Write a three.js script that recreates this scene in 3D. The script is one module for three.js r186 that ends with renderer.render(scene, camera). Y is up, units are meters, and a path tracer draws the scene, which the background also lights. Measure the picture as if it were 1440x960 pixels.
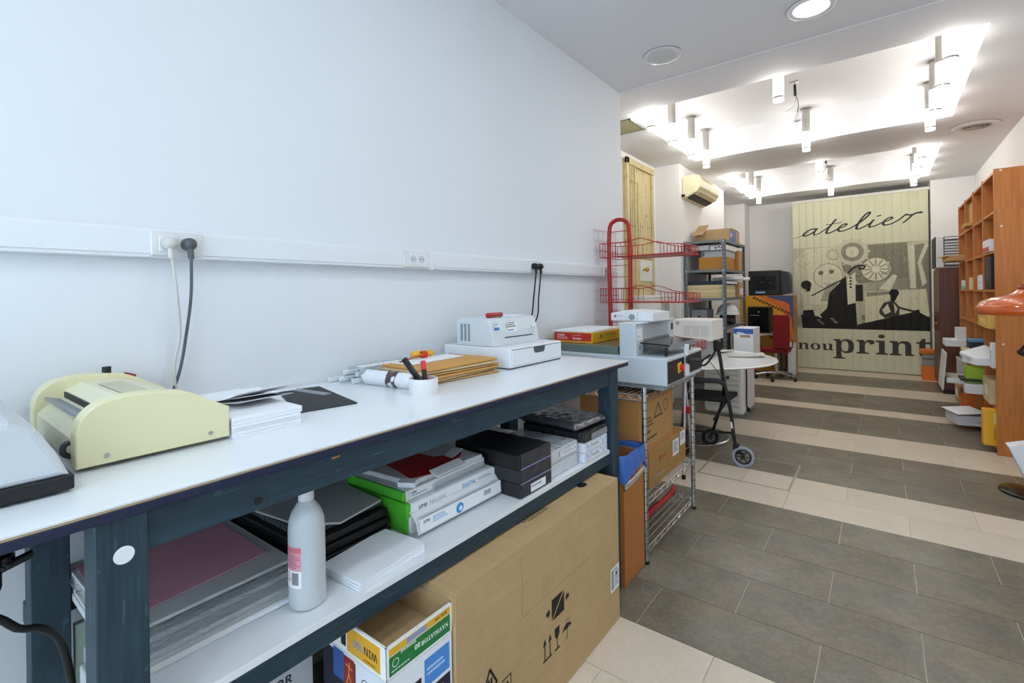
import * as THREE from 'three';
import { RoundedBoxGeometry } from 'three/addons/geometries/RoundedBoxGeometry.js';
import { mergeGeometries } from 'three/addons/utils/BufferGeometryUtils.js';
import { RectAreaLightUniformsLib } from 'three/addons/lights/RectAreaLightUniformsLib.js';

// ---------- camera, sky, exposure ----------
RectAreaLightUniformsLib.init();
const scene = new THREE.Scene();
const FOCAL = 678.8, RAD = Math.PI / 180;
const camera = new THREE.PerspectiveCamera(2 * Math.atan(480 / FOCAL) / RAD, 1.5, 0.05, 60);
camera.position.set(0, 1.32, 0);
camera.rotation.set(0.02 * RAD, 37.56 * RAD, -0.9 * RAD, 'YXZ');
camera.setViewOffset(1440, 960, 0, 66.7, 1440, 960);
scene.background = new THREE.Color().setRGB(3.0, 3.6, 4.3);
const renderer = new THREE.WebGLRenderer({ antialias: true });
renderer.toneMapping = THREE.LinearToneMapping;
renderer.toneMappingExposure = 1.27;
renderer.shadowMap.enabled = true;
const PANEL_LIGHT = 50, LAMP_LIGHT = .235;
const COOL = new THREE.Color().setRGB(0.86, 0.95, 1.0), WARM = new THREE.Color().setRGB(1.0, 0.955, 0.88);

// ---------- helpers ----------
let seed = 7;
const rnd = () => { seed = (seed * 16807) % 2147483647; return seed / 2147483647; };
const rr = (a, b) => a + (b - a) * rnd();
const V = (x, y, z) => new THREE.Vector3(x, y, z);
const used = {};
function numbered(n) { const k = used[n] = (used[n] ?? -1) + 1; return k ? n + '_' + String(k).padStart(3, '0') : n; }
function tag(o, label, category, group) { o.userData.label = label; o.userData.category = category; if (group) o.userData.group = group; return o; }
function thing(name, label, category, p = [0, 0, 0], ry = 0, group) {
  const o = new THREE.Group(); o.name = numbered(name); o.position.set(...p); o.rotation.y = ry; scene.add(o);
  return tag(o, label, category, group);
}
function add(parent, name, geo, m, p, r) {
  const o = new THREE.Mesh(geo, m); o.name = parent === scene ? numbered(name) : name;
  if (p) o.position.set(...p); if (r) o.rotation.set(...r); parent.add(o); return o;
}
const structure = o => { o.userData.kind = 'structure'; return o; };
function metreUV(g) {
  const p = g.attributes.position, n = g.attributes.normal, uv = new Float32Array(p.count * 2);
  for (let i = 0; i < p.count; i++) {
    const ax = Math.abs(n.getX(i)), ay = Math.abs(n.getY(i)), az = Math.abs(n.getZ(i));
    if (ay >= ax && ay >= az) { uv[2 * i] = p.getX(i); uv[2 * i + 1] = p.getZ(i); }
    else if (ax >= az) { uv[2 * i] = p.getZ(i); uv[2 * i + 1] = p.getY(i); }
    else { uv[2 * i] = p.getX(i); uv[2 * i + 1] = p.getY(i); }
  }
  g.setAttribute('uv', new THREE.BufferAttribute(uv, 2)); return g;
}
const boxes = {};
function gBox(w, h, d, r = 0) {
  const k = [w, h, d, r].map(v => v.toFixed(4)).join();
  return boxes[k] ??= metreUV(r ? new RoundedBoxGeometry(w, h, d, 2, Math.min(r, w / 2.01, h / 2.01, d / 2.01)) : new THREE.BoxGeometry(w, h, d));
}
// world extents; subtracts the base of the thing
function bx(parent, name, x0, x1, y0, y1, z0, z1, m, r = 0, rot) {
  const b = baseOf(parent);
  return add(parent, name, gBox(Math.abs(x1 - x0), Math.abs(y1 - y0), Math.abs(z1 - z0), r), m, [(x0 + x1) / 2 - b.x, (y0 + y1) / 2 - b.y, (z0 + z1) / 2 - b.z], rot);
}
function baseOf(parent) { const b = V(0, 0, 0); let o = parent; while (o && o !== scene) { b.add(o.position); o = o.parent; } return b; }
function gAt(g, x, y, z, rx = 0, ry = 0, rz = 0) { const c = g.clone(); c.applyMatrix4(new THREE.Matrix4().compose(V(x, y, z), new THREE.Quaternion().setFromEuler(new THREE.Euler(rx, ry, rz)), V(1, 1, 1))); return c; }
function gRod(a, b, r, seg = 8) {
  const A = V(...a), Bv = V(...b), d = Bv.clone().sub(A), g = new THREE.CylinderGeometry(r, r, d.length(), seg, 1);
  g.applyQuaternion(new THREE.Quaternion().setFromUnitVectors(V(0, 1, 0), d.clone().normalize())); g.translate(...A.add(Bv).multiplyScalar(.5).toArray()); return g;
}
const gBar = (x0, x1, y0, y1, z0, z1) => gAt(new THREE.BoxGeometry(Math.abs(x1 - x0), Math.abs(y1 - y0), Math.abs(z1 - z0)), (x0 + x1) / 2, (y0 + y1) / 2, (z0 + z1) / 2);
const gTube = (pts, r, n = 40, seg = 8, closed = false) => new THREE.TubeGeometry(new THREE.CatmullRomCurve3(pts.map(p => V(...p)), closed, 'centripetal'), n, r, seg, closed);
const gLathe = (pts, seg = 40) => new THREE.LatheGeometry(pts.map(p => new THREE.Vector2(...p)), seg);
function join(parent, name, gs, m) {   // world coordinates
  const b = baseOf(parent), g = mergeGeometries(gs.map(q => { const c = q.index ? q.toNonIndexed() : q.clone(); for (const k of Object.keys(c.attributes)) if (!['position', 'normal', 'uv'].includes(k)) c.deleteAttribute(k); return c; }));
  g.translate(-b.x, -b.y, -b.z); return add(parent, name, g, m);
}
const rod = (parent, name, a, b, r, m, seg = 12) => join(parent, name, [gRod(a, b, r, seg)], m);
const tube = (parent, name, pts, r, m, n = 40, closed = false) => join(parent, name, [gTube(pts, r, n, 10, closed)], m);
function turned(parent, name, pts, at, m, seg = 40, rot) { const b = baseOf(parent); return add(parent, name, gLathe(pts, seg), m, [at[0] - b.x, at[1] - b.y, at[2] - b.z], rot); }
// outline in (a, b) extruded along an axis, world coordinates. axis x: (a, b) = (z, y); axis z: (a, b) = (x, y); axis y: (a, b) = (x, z)
function prism(parent, name, pts, axis, from, to, m, bevel = 0, smooth = false) {
  const s = new THREE.Shape();
  const P = pts.map(([a, b]) => axis === 'x' ? [-a, b] : axis === 'y' ? [a, -b] : [a, b]);
  if (smooth) { s.moveTo(...P[0]); s.splineThru(P.slice(1).map(p => new THREE.Vector2(...p))); } else { P.forEach((p, i) => i ? s.lineTo(...p) : s.moveTo(...p)); }
  s.closePath();
  const lo = Math.min(from, to), hi = Math.max(from, to);
  const g = new THREE.ExtrudeGeometry(s, { depth: hi - lo - 2 * bevel, bevelEnabled: bevel > 0, bevelSize: bevel, bevelThickness: bevel, bevelOffset: -bevel, bevelSegments: 3, curveSegments: 20 });
  g.translate(0, 0, bevel);
  if (axis === 'x') { g.rotateY(Math.PI / 2); g.translate(lo, 0, 0); }
  else if (axis === 'y') { g.rotateX(-Math.PI / 2); g.translate(0, lo, 0); }
  else g.translate(0, 0, lo);
  metreUV(g); const b = baseOf(parent); g.translate(-b.x, -b.y, -b.z); return add(parent, name, g, m);
}

// ---------- textures ----------
function valueNoise(n) {
  const g = Float32Array.from({ length: n * n }, rnd);
  return (x, y) => {
    const xi = Math.floor(x), yi = Math.floor(y), fx = x - xi, fy = y - yi, s = t => t * t * (3 - 2 * t), w = i => ((i % n) + n) % n;
    const a = g[w(xi) + n * w(yi)], b = g[w(xi + 1) + n * w(yi)], c = g[w(xi) + n * w(yi + 1)], d = g[w(xi + 1) + n * w(yi + 1)];
    return (a + (b - a) * s(fx)) + ((c + (d - c) * s(fx)) - (a + (b - a) * s(fx))) * s(fy);
  };
}
const n8 = valueNoise(8), n16 = valueNoise(16), n32 = valueNoise(32), n64 = valueNoise(64), n128 = valueNoise(128);
const fbm = (u, v) => .4 * n8(u * 8, v * 8) + .25 * n16(u * 16, v * 16) + .2 * n32(u * 32, v * 32) + .15 * n64(u * 64, v * 64);
function dataTex(size, metres, fn, srgb = true) {
  const d = new Uint8Array(size * size * 4);
  for (let y = 0; y < size; y++) for (let x = 0; x < size; x++) { const c = fn(x / size, y / size), k = 4 * (x + size * y); for (let i = 0; i < 3; i++) d[k + i] = Math.max(0, Math.min(255, c[i])); d[k + 3] = 255; }
  const t = new THREE.DataTexture(d, size, size); t.wrapS = t.wrapT = THREE.RepeatWrapping; t.magFilter = THREE.LinearFilter; t.minFilter = THREE.LinearMipmapLinearFilter; t.generateMipmaps = true;
  if (srgb) t.colorSpace = THREE.SRGBColorSpace; t.repeat.set(1 / metres, 1 / metres); t.needsUpdate = true; return t;
}
const tone = (c, k) => c.map(v => v * k);
const tBrown = dataTex(512, 1.3, (u, v) => { const f = fbm(u, v), q = n16(u * 16 + 3, v * 16), g = n128(u * 128, v * 128); return [119 + 46 * (f - .5) + 16 * (g - .5) + 10 * (q - .5), 112 + 43 * (f - .5) + 16 * (g - .5), 98 + 40 * (f - .5) + 15 * (g - .5) - 8 * (q - .5)]; });
const tCream = dataTex(512, 1.3, (u, v) => { const f = fbm(u, v), g = n128(u * 128, v * 128); return tone([220, 206, 186], .985 + .07 * (f - .5) + .03 * (g - .5)); });
const tWood = dataTex(512, .8, (u, v) => { const f = n64(u * 64, v * 4) * .5 + n128(u * 128, v * 4) * .3 + n8(u * 8, v * 2) * .2; return [193 + 36 * (f - .5), 117 + 32 * (f - .5), 47 + 20 * (f - .5)]; });
const tDark = dataTex(256, .8, (u, v) => { const f = n64(u * 64, v * 4) * .6 + n16(u * 16, v * 2) * .4; return [92 + 30 * (f - .5), 48 + 20 * (f - .5), 26 + 12 * (f - .5)]; });
const tCard = dataTex(256, .5, (u, v) => { const f = fbm(u, v), g = n128(u * 3, v * 128); return [189 + 14 * (f - .5) + 7 * (g - .5), 158 + 13 * (f - .5) + 7 * (g - .5), 113 + 11 * (f - .5) + 6 * (g - .5)]; });
const tPaint = dataTex(512, .6, (u, v) => { const f = n128(u * 8, v * 128) * .5 + n64(u * 4, v * 64) * .3 + n16(u * 16, v * 16) * .2, w = n64(u * 20, v * 64) > .93 ? 22 : 0; return [33 + 26 * (f - .5) + w, 56 + 30 * (f - .5) + w, 68 + 32 * (f - .5) + w]; });
const tDoor = dataTex(256, .7, (u, v) => { const f = n64(u * 64, v * 6) * .5 + fbm(u, v) * .5, w = n32(u * 32, v * 10) > .86 ? -45 : 0; return [203 + 34 * (f - .5) + w, 187 + 34 * (f - .5) + w, 140 + 30 * (f - .5) + w]; });
const tGrain = dataTex(256, .25, (u, v) => { const f = 128 + 150 * (fbm(u, v) - .5) + 60 * (n128(u * 128, v * 128) - .5); return [f, f, f]; }, false);
const tBrush = dataTex(256, .12, (u, v) => { const f = 150 + 90 * (n128(u * 128, v * 4) - .5); return [f, f, f]; }, false);
const tWrinkle = dataTex(256, .22, (u, v) => { const f = 255 * Math.abs(2 * (.6 * n8(u * 8 + 2 * n8(v * 8, u * 8), v * 8) + .4 * n16(u * 16, v * 16 + 2 * n8(u * 8, v * 8))) - 1); return [f, f, f]; }, false);

// ---------- materials ----------
function M(color, rough = .6, metal = 0, o = {}) { return new THREE.MeshStandardMaterial({ color, roughness: rough, metalness: metal, ...o }); }
const mWall = M(0xe4e7ea, .75, 0, { bumpMap: tGrain, bumpScale: .0006 });
const mCeil = M(0xe6e6e8, .85);
const mRearWall = M(0xe9e7e6, .8, 0, { bumpMap: tGrain, bumpScale: .0005 });
const mGrout = M(0xcdc6b6, .9);
const brownTiles = [0, 1, 2, 3, 4, 5].map(i => { const t = tBrown.clone(); t.offset.set(rnd(), rnd()); t.needsUpdate = true; const k = .93 + .028 * i; return new THREE.MeshStandardMaterial({ map: t, color: new THREE.Color().setRGB(k, k * (1 - .008 * (i % 3)), k * (1 - .02 * (i % 3))), roughness: .36, roughnessMap: null, bumpMap: tGrain, bumpScale: .0003 }); });
const creamTiles = [0, 1, 2].map(i => { const t = tCream.clone(); t.offset.set(rnd(), rnd()); t.needsUpdate = true; return new THREE.MeshStandardMaterial({ map: t, color: new THREE.Color().setScalar(.95 + .025 * i), roughness: .38 }); });
const mWood = M(0xffffff, .42, 0, { map: tWood }), mDarkWood = M(0xffffff, .4, 0, { map: tDark });
const mCard = M(0xffffff, .85, 0, { map: tCard }), mCardOrange = M(0xffd9a8, .85, 0, { map: tCard });
const mPaint = M(0xffffff, .55, 0, { map: tPaint });
const tPaintUp = tPaint.clone(); tPaintUp.rotation = Math.PI / 2; tPaintUp.needsUpdate = true; const mPaintUp = M(0xffffff, .55, 0, { map: tPaintUp });
const mNavy = M(0x171f3d, .45), mLaminate = M(0xe9edf1, .22), mPly = M(0xb99f77, .7), mShelfWhite = M(0xe6e9ec, .4);
const mWhite = M(0xe9ebee, .45), mOffWhite = M(0xe2e2de, .5), mPaper = M(0xeff1f6, .85), mGreyPlastic = M(0xc9cfd3, .45);
const mBlack = M(0x111214, .5), mBlackGloss = M(0x0c0d10, .18), mDarkGrey = M(0x34373b, .5), mRubber = M(0x1a1a1b, .8), mMidGrey = M(0x8b9095, .5);
const mSteel = M(0xb9b6b0, .32, 1, { bumpMap: tBrush, bumpScale: .0001 }), mChrome = M(0xcfd2d6, .16, 1), mShelfSteel = M(0x77818a, .45, .4);
const mCreamPlastic = M(0xe6dfb4, .38), mRed = M(0xb3161c, .38), mRedCloth = M(0x7d0d14, .85), mKraft = M(0xc39a63, .85), mKraftPale = M(0xcdb38a, .85);
const mBlueBag = new THREE.MeshPhysicalMaterial({ color: 0x3f79d6, roughness: .4, transmission: .25, thickness: 0 });
const mFilm = new THREE.MeshPhysicalMaterial({ color: 0xf2f4f6, roughness: .12, transmission: .9, thickness: 0, bumpMap: tWrinkle, bumpScale: .006, side: THREE.DoubleSide });
const mClear = new THREE.MeshPhysicalMaterial({ color: 0xf4f7f8, roughness: .04, transmission: 1, thickness: 0 });
const mBottle = new THREE.MeshPhysicalMaterial({ color: 0xe8edf0, roughness: .35, transmission: .35, thickness: 0 });
const mYellow = M(0xf0b420, .5), mGreen = M(0x4fb52e, .45), mOrange = M(0xe8791c, .5), mBrass = M(0xc29a48, .3, 1), mPink = M(0xd79bab, .85);
const mDoor = M(0xffffff, .6, 0, { map: tDoor }), mOchre = M(0xb98a4a, .6);
const mGlow = new THREE.MeshStandardMaterial({ color: 0xffffff, emissive: 0xffffff, emissiveIntensity: 1.6, roughness: .3 });
const mGlowCool = new THREE.MeshStandardMaterial({ color: 0xffffff, emissive: 0xf2f8ff, emissiveIntensity: 3, roughness: .4 });

// flat print on a surface: face is the way it looks, at its centre in world coordinates
let prints = 0;
function printMat(w, h, draw, px = 320, rough = .55) {
  const k = px / Math.max(w, h), c = document.createElement('canvas'); c.width = Math.max(8, Math.round(w * k)); c.height = Math.max(8, Math.round(h * k));
  const x = c.getContext('2d'); draw(x, c.width, c.height); const t = new THREE.CanvasTexture(c); t.colorSpace = THREE.SRGBColorSpace; prints++;
  return new THREE.MeshStandardMaterial({ map: t, roughness: rough });
}
const FACE = { '+z': [0, 0, 0], '+x': [0, Math.PI / 2, 0], '-x': [0, -Math.PI / 2, 0], '+y': [-Math.PI / 2, 0, 0] };
function print(parent, name, face, at, w, h, draw, px, rough) {
  const b = baseOf(parent), m = draw.isMaterial ? draw : printMat(w, h, draw, px, rough);
  const f = Array.isArray(face) ? face : FACE[face];
  return add(parent, name, new THREE.PlaneGeometry(w, h), m, [at[0] - b.x, at[1] - b.y, at[2] - b.z], f);
}
const fill = (x, c, ...r) => { x.fillStyle = c; x.fillRect(...r); };
function words(x, s, px, py, size, color, font = 'bold', fam = 'sans-serif', align = 'left', maxW) { x.fillStyle = color; x.font = `${font} ${Math.round(size)}px ${fam}`; x.textAlign = align; x.textBaseline = 'middle'; maxW ? x.fillText(s, px, py, maxW) : x.fillText(s, px, py); }
const scribble = (x, px, py, w, h, rows, c) => { x.fillStyle = c; for (let i = 0; i < rows; i++) { let a = px; while (a < px + w * (.75 + .25 * ((i * 7) % 3) / 2)) { const l = w * (.05 + .08 * ((Math.round(a) * 13 + i * 5) % 7) / 7); x.fillRect(a, py + i * h / rows, l, Math.max(1, h / rows * .5)); a += l + w * .02; } } };
const bars = (x, px, py, w, h, c = '#222') => { x.fillStyle = c; let a = px, i = 0; while (a < px + w) { const l = w * [.02, .04, .015, .03, .05][i++ % 5]; x.fillRect(a, py, l, h); a += l + w * [.02, .03, .015][i % 3]; } };

// ---------- the room ----------
const XL = -1.64, XD = -2.29, XR = 1.05, ZN = 1.8, ZC = -3.58, ZB = -9.95, HC = 2.9, HI = 3.2;
const floor = structure(bx(scene, 'floor', -2.45, XR + .15, -.12, -.004, ZN + .15, ZB - .15, mGrout));
{
  const W = .2965, L = .6, cream = new Set([0, 1, 5, 6, 10, 14, 15, 19, 20, -6, -7, -11, -12]);
  for (let r = -17; r < 23; r++) {
    const z1 = -3.30 - r * W, z0 = z1 - W; if (z1 > ZN + .3 || z0 < ZB - .3) continue;
    const ph = ((r % 2) + 2) % 2 ? -.20 : .10, light = cream.has(r);
    for (let k = -5; k < 4; k++) {
      let a = ph + k * L + .002, b = ph + (k + 1) * L - .002; a = Math.max(a, XD - .05); b = Math.min(b, XR); if (b - a < .03) continue;
      const m = light ? creamTiles[Math.floor(rnd() * 3)] : brownTiles[Math.floor(rnd() * 6)];
      bx(floor, 'tile', a, b, -.02, 0, z0 + .0015, z1 - .0015, m);
    }
  }
}
structure(bx(scene, 'wall_left', XD - .15, XL, 0, HI + .1, ZC, ZN + .15, mWall));
structure(bx(scene, 'wall_left_rear', XD - .15, XD, 0, HI + .1, ZB - .15, ZC, mRearWall));
structure(bx(scene, 'wall_left_column', XD, -1.98, 0, HC, -8.1, -6.0, mRearWall));
structure(bx(scene, 'wall_left_pier', XD, -1.98, 0, HC, ZB, -9.55, mRearWall));
structure(bx(scene, 'wall_back', XD - .15, XR + .15, 0, HI + .1, ZB - .15, ZB, mRearWall));
structure(bx(scene, 'wall_back_pier', .57, XR, 0, HC, ZB, -9.42, mRearWall));
structure(bx(scene, 'wall_right', XR, XR + .15, 0, HI + .1, ZB - .15, ZN + .15, mRearWall));
{ // street side behind the camera: wall pieces around a shop window
  const gs = [gBar(XL, XR, 0, .1, ZN, ZN + .15), gBar(XL, XR, 2.65, HI, ZN, ZN + .15), gBar(XL, -1.5, .1, 2.65, ZN, ZN + .15), gBar(.95, XR, .1, 2.65, ZN, ZN + .15)];
  structure(join(scene, 'wall_front', gs, mRearWall));
  const w = structure(join(scene, 'window_1', [gBar(-1.5, -1.44, .1, 2.65, ZN + .03, ZN + .1), gBar(.89, .95, .1, 2.65, ZN + .03, ZN + .1), gBar(-.31, -.25, .1, 2.65, ZN + .03, ZN + .1), gBar(-1.5, .95, .1, .16, ZN + .03, ZN + .1), gBar(-1.5, .95, 2.59, 2.65, ZN + .03, ZN + .1)], mDarkGrey));
  bx(w, 'pane', -1.44, -.31, .16, 2.59, ZN + .06, ZN + .066, mClear); bx(w, 'pane', -.25, .89, .16, 2.59, ZN + .06, ZN + .066, mClear);
}
// recesses in the rear ceiling
const RX0 = -1.785, RX1 = .528, RECESS = [[-4.05, -6.02], [-7.06, -9.0]];
structure(join(scene, 'ceiling', [
  gBar(XL, XR, HC, HI, ZN, ZC), gBar(XD, XR, HC, HI, ZC, RECESS[0][0]), gBar(XD, XR, HC, HI, RECESS[0][1], RECESS[1][0]), gBar(XD, XR, HC, HI, RECESS[1][1], ZB),
  gBar(XD, RX0, HC, HI, RECESS[0][0], RECESS[0][1]), gBar(RX1, XR, HC, HI, RECESS[0][0], RECESS[0][1]), gBar(XD, RX0, HC, HI, RECESS[1][0], RECESS[1][1]), gBar(RX1, XR, HC, HI, RECESS[1][0], RECESS[1][1]),
  gBar(XD - .15, XR + .15, HI, HI + .1, ZN + .15, ZB - .15)], mCeil));
structure(bx(scene, 'trim_1', XL - .05, XR, HC - .006, HC, ZC + .02, ZC - .012, mCeil));
{ // floor hatch outline
  const f = structure(join(scene, 'trim_2', [gBar(-1.09, -.51, -.001, .0015, -3.606, -3.618), gBar(-1.09, -.51, -.001, .0015, -4.166, -4.178), gBar(-1.096, -1.084, -.001, .0015, -3.606, -4.178), gBar(-.516, -.504, -.001, .0015, -3.606, -4.178)], M(0xaaa79c, .5, .5)));
}

// ---------- round downlights ----------
function downlight(x, z, lit, label, group) {
  const t = thing('ceiling_downlight', label, 'downlight', [x, HC, z], 0, group);
  turned(t, 'trim_ring', [[.085, -.004], [.1, -.012], [.118, -.01], [.124, 0], [.085, 0]], [x, HC, z], lit ? mWhite : M(0xd9dadd, .35));
  add(t, 'diffuser', new THREE.CylinderGeometry(.088, .088, .004, 40), lit ? mGlowCool : M(0xd3d5d4, .5), [0, -.005, 0]);
  if (lit) { const l = new THREE.RectAreaLight(COOL, PANEL_LIGHT, .16, .16); l.position.set(0, -.012, 0); l.rotation.x = -Math.PI / 2; l.name = 'downlight_light'; t.add(l); }
}
downlight(-.3, -3.18, true, 'round lit downlight in the ceiling beside an unlit one', 'lit round downlights');
downlight(-1.15, -3.18, false, 'round unlit downlight in the ceiling above the workbench wall');
for (const [x, z] of [[.5, -3.18], [-.3, -1.1], [.5, -1.1], [-.3, .9], [.5, .9]]) downlight(x, z, true, 'round lit downlight in the ceiling of the front room', 'lit round downlights');

// ---------- cylinder lamps in the recesses ----------
function lampProto() {
  const t = new THREE.Group();
  const put = (name, pts, m) => add(t, name, gLathe(pts, 28), m);
  put('ceiling_flange', [[0, 0], [.052, 0], [.052, -.012], [.036, -.014]], mSteel);
  put('stem', [[.036, -.012], [.036, -.245], [.02, -.246]], mSteel);
  put('glass_shade', [[.02, -.244], [.038, -.244], [.038, -.405], [.036, -.44], [0, -.441]], mGlow);
  put('steel_ring', [[.0385, -.405], [.041, -.406], [.041, -.42], [.0385, -.421]], mSteel);
  return t;
}
const lamp0 = lampProto();
function ceilingLamp(x, z, label, group) {
  const t = lamp0.clone(); t.name = numbered('ceiling_lamp'); t.position.set(x, HI, z); scene.add(t); tag(t, label, 'lamp', group);
  const l = new THREE.PointLight(WARM, LAMP_LIGHT); l.position.set(0, -.35, 0); l.shadow.radius = 1.5; l.name = 'lamp_light'; t.add(l);
}
const which = ['recess near the downlights', 'recess near the blind'];
[[-4.18, -4.71, -5.32, -5.86], [-7.16, -7.7, -8.29, -8.86]].forEach((zs, i) => {
  for (const z of zs) ceilingLamp(-1.617, z, 'steel and glass cylinder lamp along the door side of the ' + which[i], 'door side lamps, ' + which[i]);
  for (const z of zs) ceilingLamp(.36, z, 'steel and glass cylinder lamp along the bookcase side of the ' + which[i], 'bookcase side lamps, ' + which[i]);
  for (const z of [zs[0], zs[3]]) ceilingLamp(-.615, z, 'single steel and glass cylinder lamp in the middle of the ' + which[i], 'middle lamps, ' + which[i]);
  const z = i ? -8.0 : -5.03, t = thing('bare_lamp_holder', i ? 'bare lamp holder hanging on its wire between lamps of the ' + which[1] : 'bare bulb holder hanging on a loose wire in the ' + which[0], 'lamp holder', [-.61, HI, z]);
  bx(t, 'bracket', -.65, -.58, HI - .012, HI, z - .012, z + .012, mSteel);
  rod(t, 'connector', [-.61, HI - .03, z], [-.607, HI - .13, z], .011, mBlack);
  tube(t, 'wire', [[-.61, HI - .01, z], [-.608, HI - .1, z], [-.585, HI - .2, z], [-.592, HI - .3, z]], .003, mDarkGrey);
  tube(t, 'wire', [[-.6, HI - .14, z], [-.62, HI - .22, z], [-.68, HI - .26, z + .02]], .002, mMidGrey, 20);
  turned(t, 'socket', [[0, 0], [.012, 0], [.022, -.05], [.03, -.052], [.03, -.07], [.014, -.072], [0, -.072]], [-.592, HI - .29, z], mOffWhite, 20);
  turned(t, 'bulb', [[.014, 0], [.014, -.09], [.01, -.105], [0, -.108]], [-.592, HI - .362, z], mClear, 16);
});

// ---------- ceiling vents ----------
{
  const t = thing('ceiling_hatch', 'small square greenish access panel in the ceiling above the panelled door', 'hatch', [-1.93, HC, -4.32]);
  bx(t, 'panel', -2.05, -1.815, HC - .006, HC, -4.49, -4.15, M(0xa9a67d, .6));
  join(t, 'frame', [gBar(-2.06, -1.805, HC - .01, HC, -4.16, -4.145), gBar(-2.06, -1.805, HC - .01, HC, -4.5, -4.485), gBar(-2.06, -2.045, HC - .01, HC, -4.5, -4.145), gBar(-1.82, -1.805, HC - .01, HC, -4.5, -4.145)], M(0x8f8f86, .5));
  const v = thing('ceiling_vent', 'round white air vent with curved slots in the ceiling near the right wall', 'vent', [.74, HC, -6.53]);
  turned(v, 'ring', [[.105, -.002], [.12, -.018], [.17, -.012], [.18, 0], [.105, 0]], [.74, HC, -6.53], mOffWhite);
  add(v, 'duct', new THREE.CylinderGeometry(.108, .108, .003, 32), mDarkGrey, [0, -.0025, 0]);
  for (const r of [.03, .06, .09]) turned(v, 'louvre', [[r, -.006], [r + .012, -.02], [r + .016, -.018], [r + .006, -.004]], [.74, HC, -6.53], M(0xbdb6aa, .5), 32);
}

// ---------- old door, small window, air conditioner ----------
{
  const d = structure(bx(scene, 'door_1', XD, XD + .03, 0, 2.8, -5.8, -5.04, mDoor));
  const f = (n, y0, y1, z0, z1, k) => bx(d, n, XD + .03, XD + .03 + k, y0, y1, z0, z1, mDoor, .003);
  f('frame_post', 0, 2.83, -5.83, -5.77, .02); f('frame_post', 0, 2.83, -5.09, -5.03, .03); f('frame_head', 2.76, 2.83, -5.83, -5.03, .03);
  for (const z of [-5.15, -5.2, -5.27]) f('moulding', 0, 2.76, z - .012, z + .012, .022);
  for (const [y0, y1] of [[.15, .7], [.8, 1.4], [1.72, 2.6]]) f('panel', y0, y1, -5.72, -5.36, .012);
  bx(d, 'lock_plate', XD + .03, XD + .045, 1.45, 1.7, -5.76, -5.4, mOffWhite, .003);
  turned(d, 'door_knob', [[0, 0], [.012, 0], [.012, .03], [.026, .04], [.028, .055], [.018, .068], [0, .07]], [XD + .045, 1.585, -5.47], mBrass, 20, [0, 0, -Math.PI / 2]);
  tube(d, 'cable', [[XD + .05, 0, -5.12], [XD + .05, 1.2, -5.13], [XD + .05, 2.3, -5.1]], .006, mDarkGrey);
  const w = structure(bx(scene, 'window_2', XD, XD + .03, 1.1, 2.72, -8.9, -8.2, mOchre));
  for (const [y0, y1, z0, z1] of [[1.1, 2.72, -8.92, -8.86], [1.1, 2.72, -8.24, -8.18], [2.66, 2.72, -8.9, -8.2], [1.9, 1.96, -8.9, -8.2], [1.1, 1.17, -8.9, -8.2], [1.1, 2.72, -8.57, -8.53]]) bx(w, 'frame_bar', XD + .03, XD + .06, y0, y1, z0, z1, mOchre, .004);
  for (const [y0, y1] of [[1.17, 1.9], [1.96, 2.66]]) for (const [z0, z1] of [[-8.86, -8.57], [-8.53, -8.24]]) bx(w, 'pane', XD + .03, XD + .036, y0, y1, z0, z1, M(0x6e6450, .15));
  const t = thing('air_conditioner', 'cream wall mounted split air conditioner on the column', 'air conditioner', [-1.98, 2.47, -6.55]);
  const mAC = M(0xe3dcb8, .42), mACd = M(0xd2c79c, .45);
  prism(t, 'body', [[-1.98, 2.755], [-1.83, 2.765], [-1.775, 2.745], [-1.755, 2.69], [-1.765, 2.6], [-1.8, 2.55], [-1.98, 2.475]], 'z', -6.96, -6.1, mAC, .008);
  prism(t, 'front_panel', [[-1.772, 2.74], [-1.75, 2.69], [-1.758, 2.605], [-1.765, 2.605], [-1.762, 2.69], [-1.782, 2.742]], 'z', -6.94, -6.13, mACd, .001);
  bx(t, 'air_slot', -1.93, -1.84, 2.497, 2.515, -6.9, -6.16, mBlack, 0, [0, 0, .38]);
  bx(t, 'louvre', -1.84, -1.775, 2.535, 2.545, -6.9, -6.16, mACd, .003, [0, 0, .55]);
  bx(t, 'side_cap', -1.985, -1.975, 2.5, 2.74, -6.105, -6.097, mMidGrey);
  bx(t, 'drain_stub', -1.98, -1.94, 2.5, 2.53, -6.1, -6.07, mBlack, .006);
}

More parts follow.
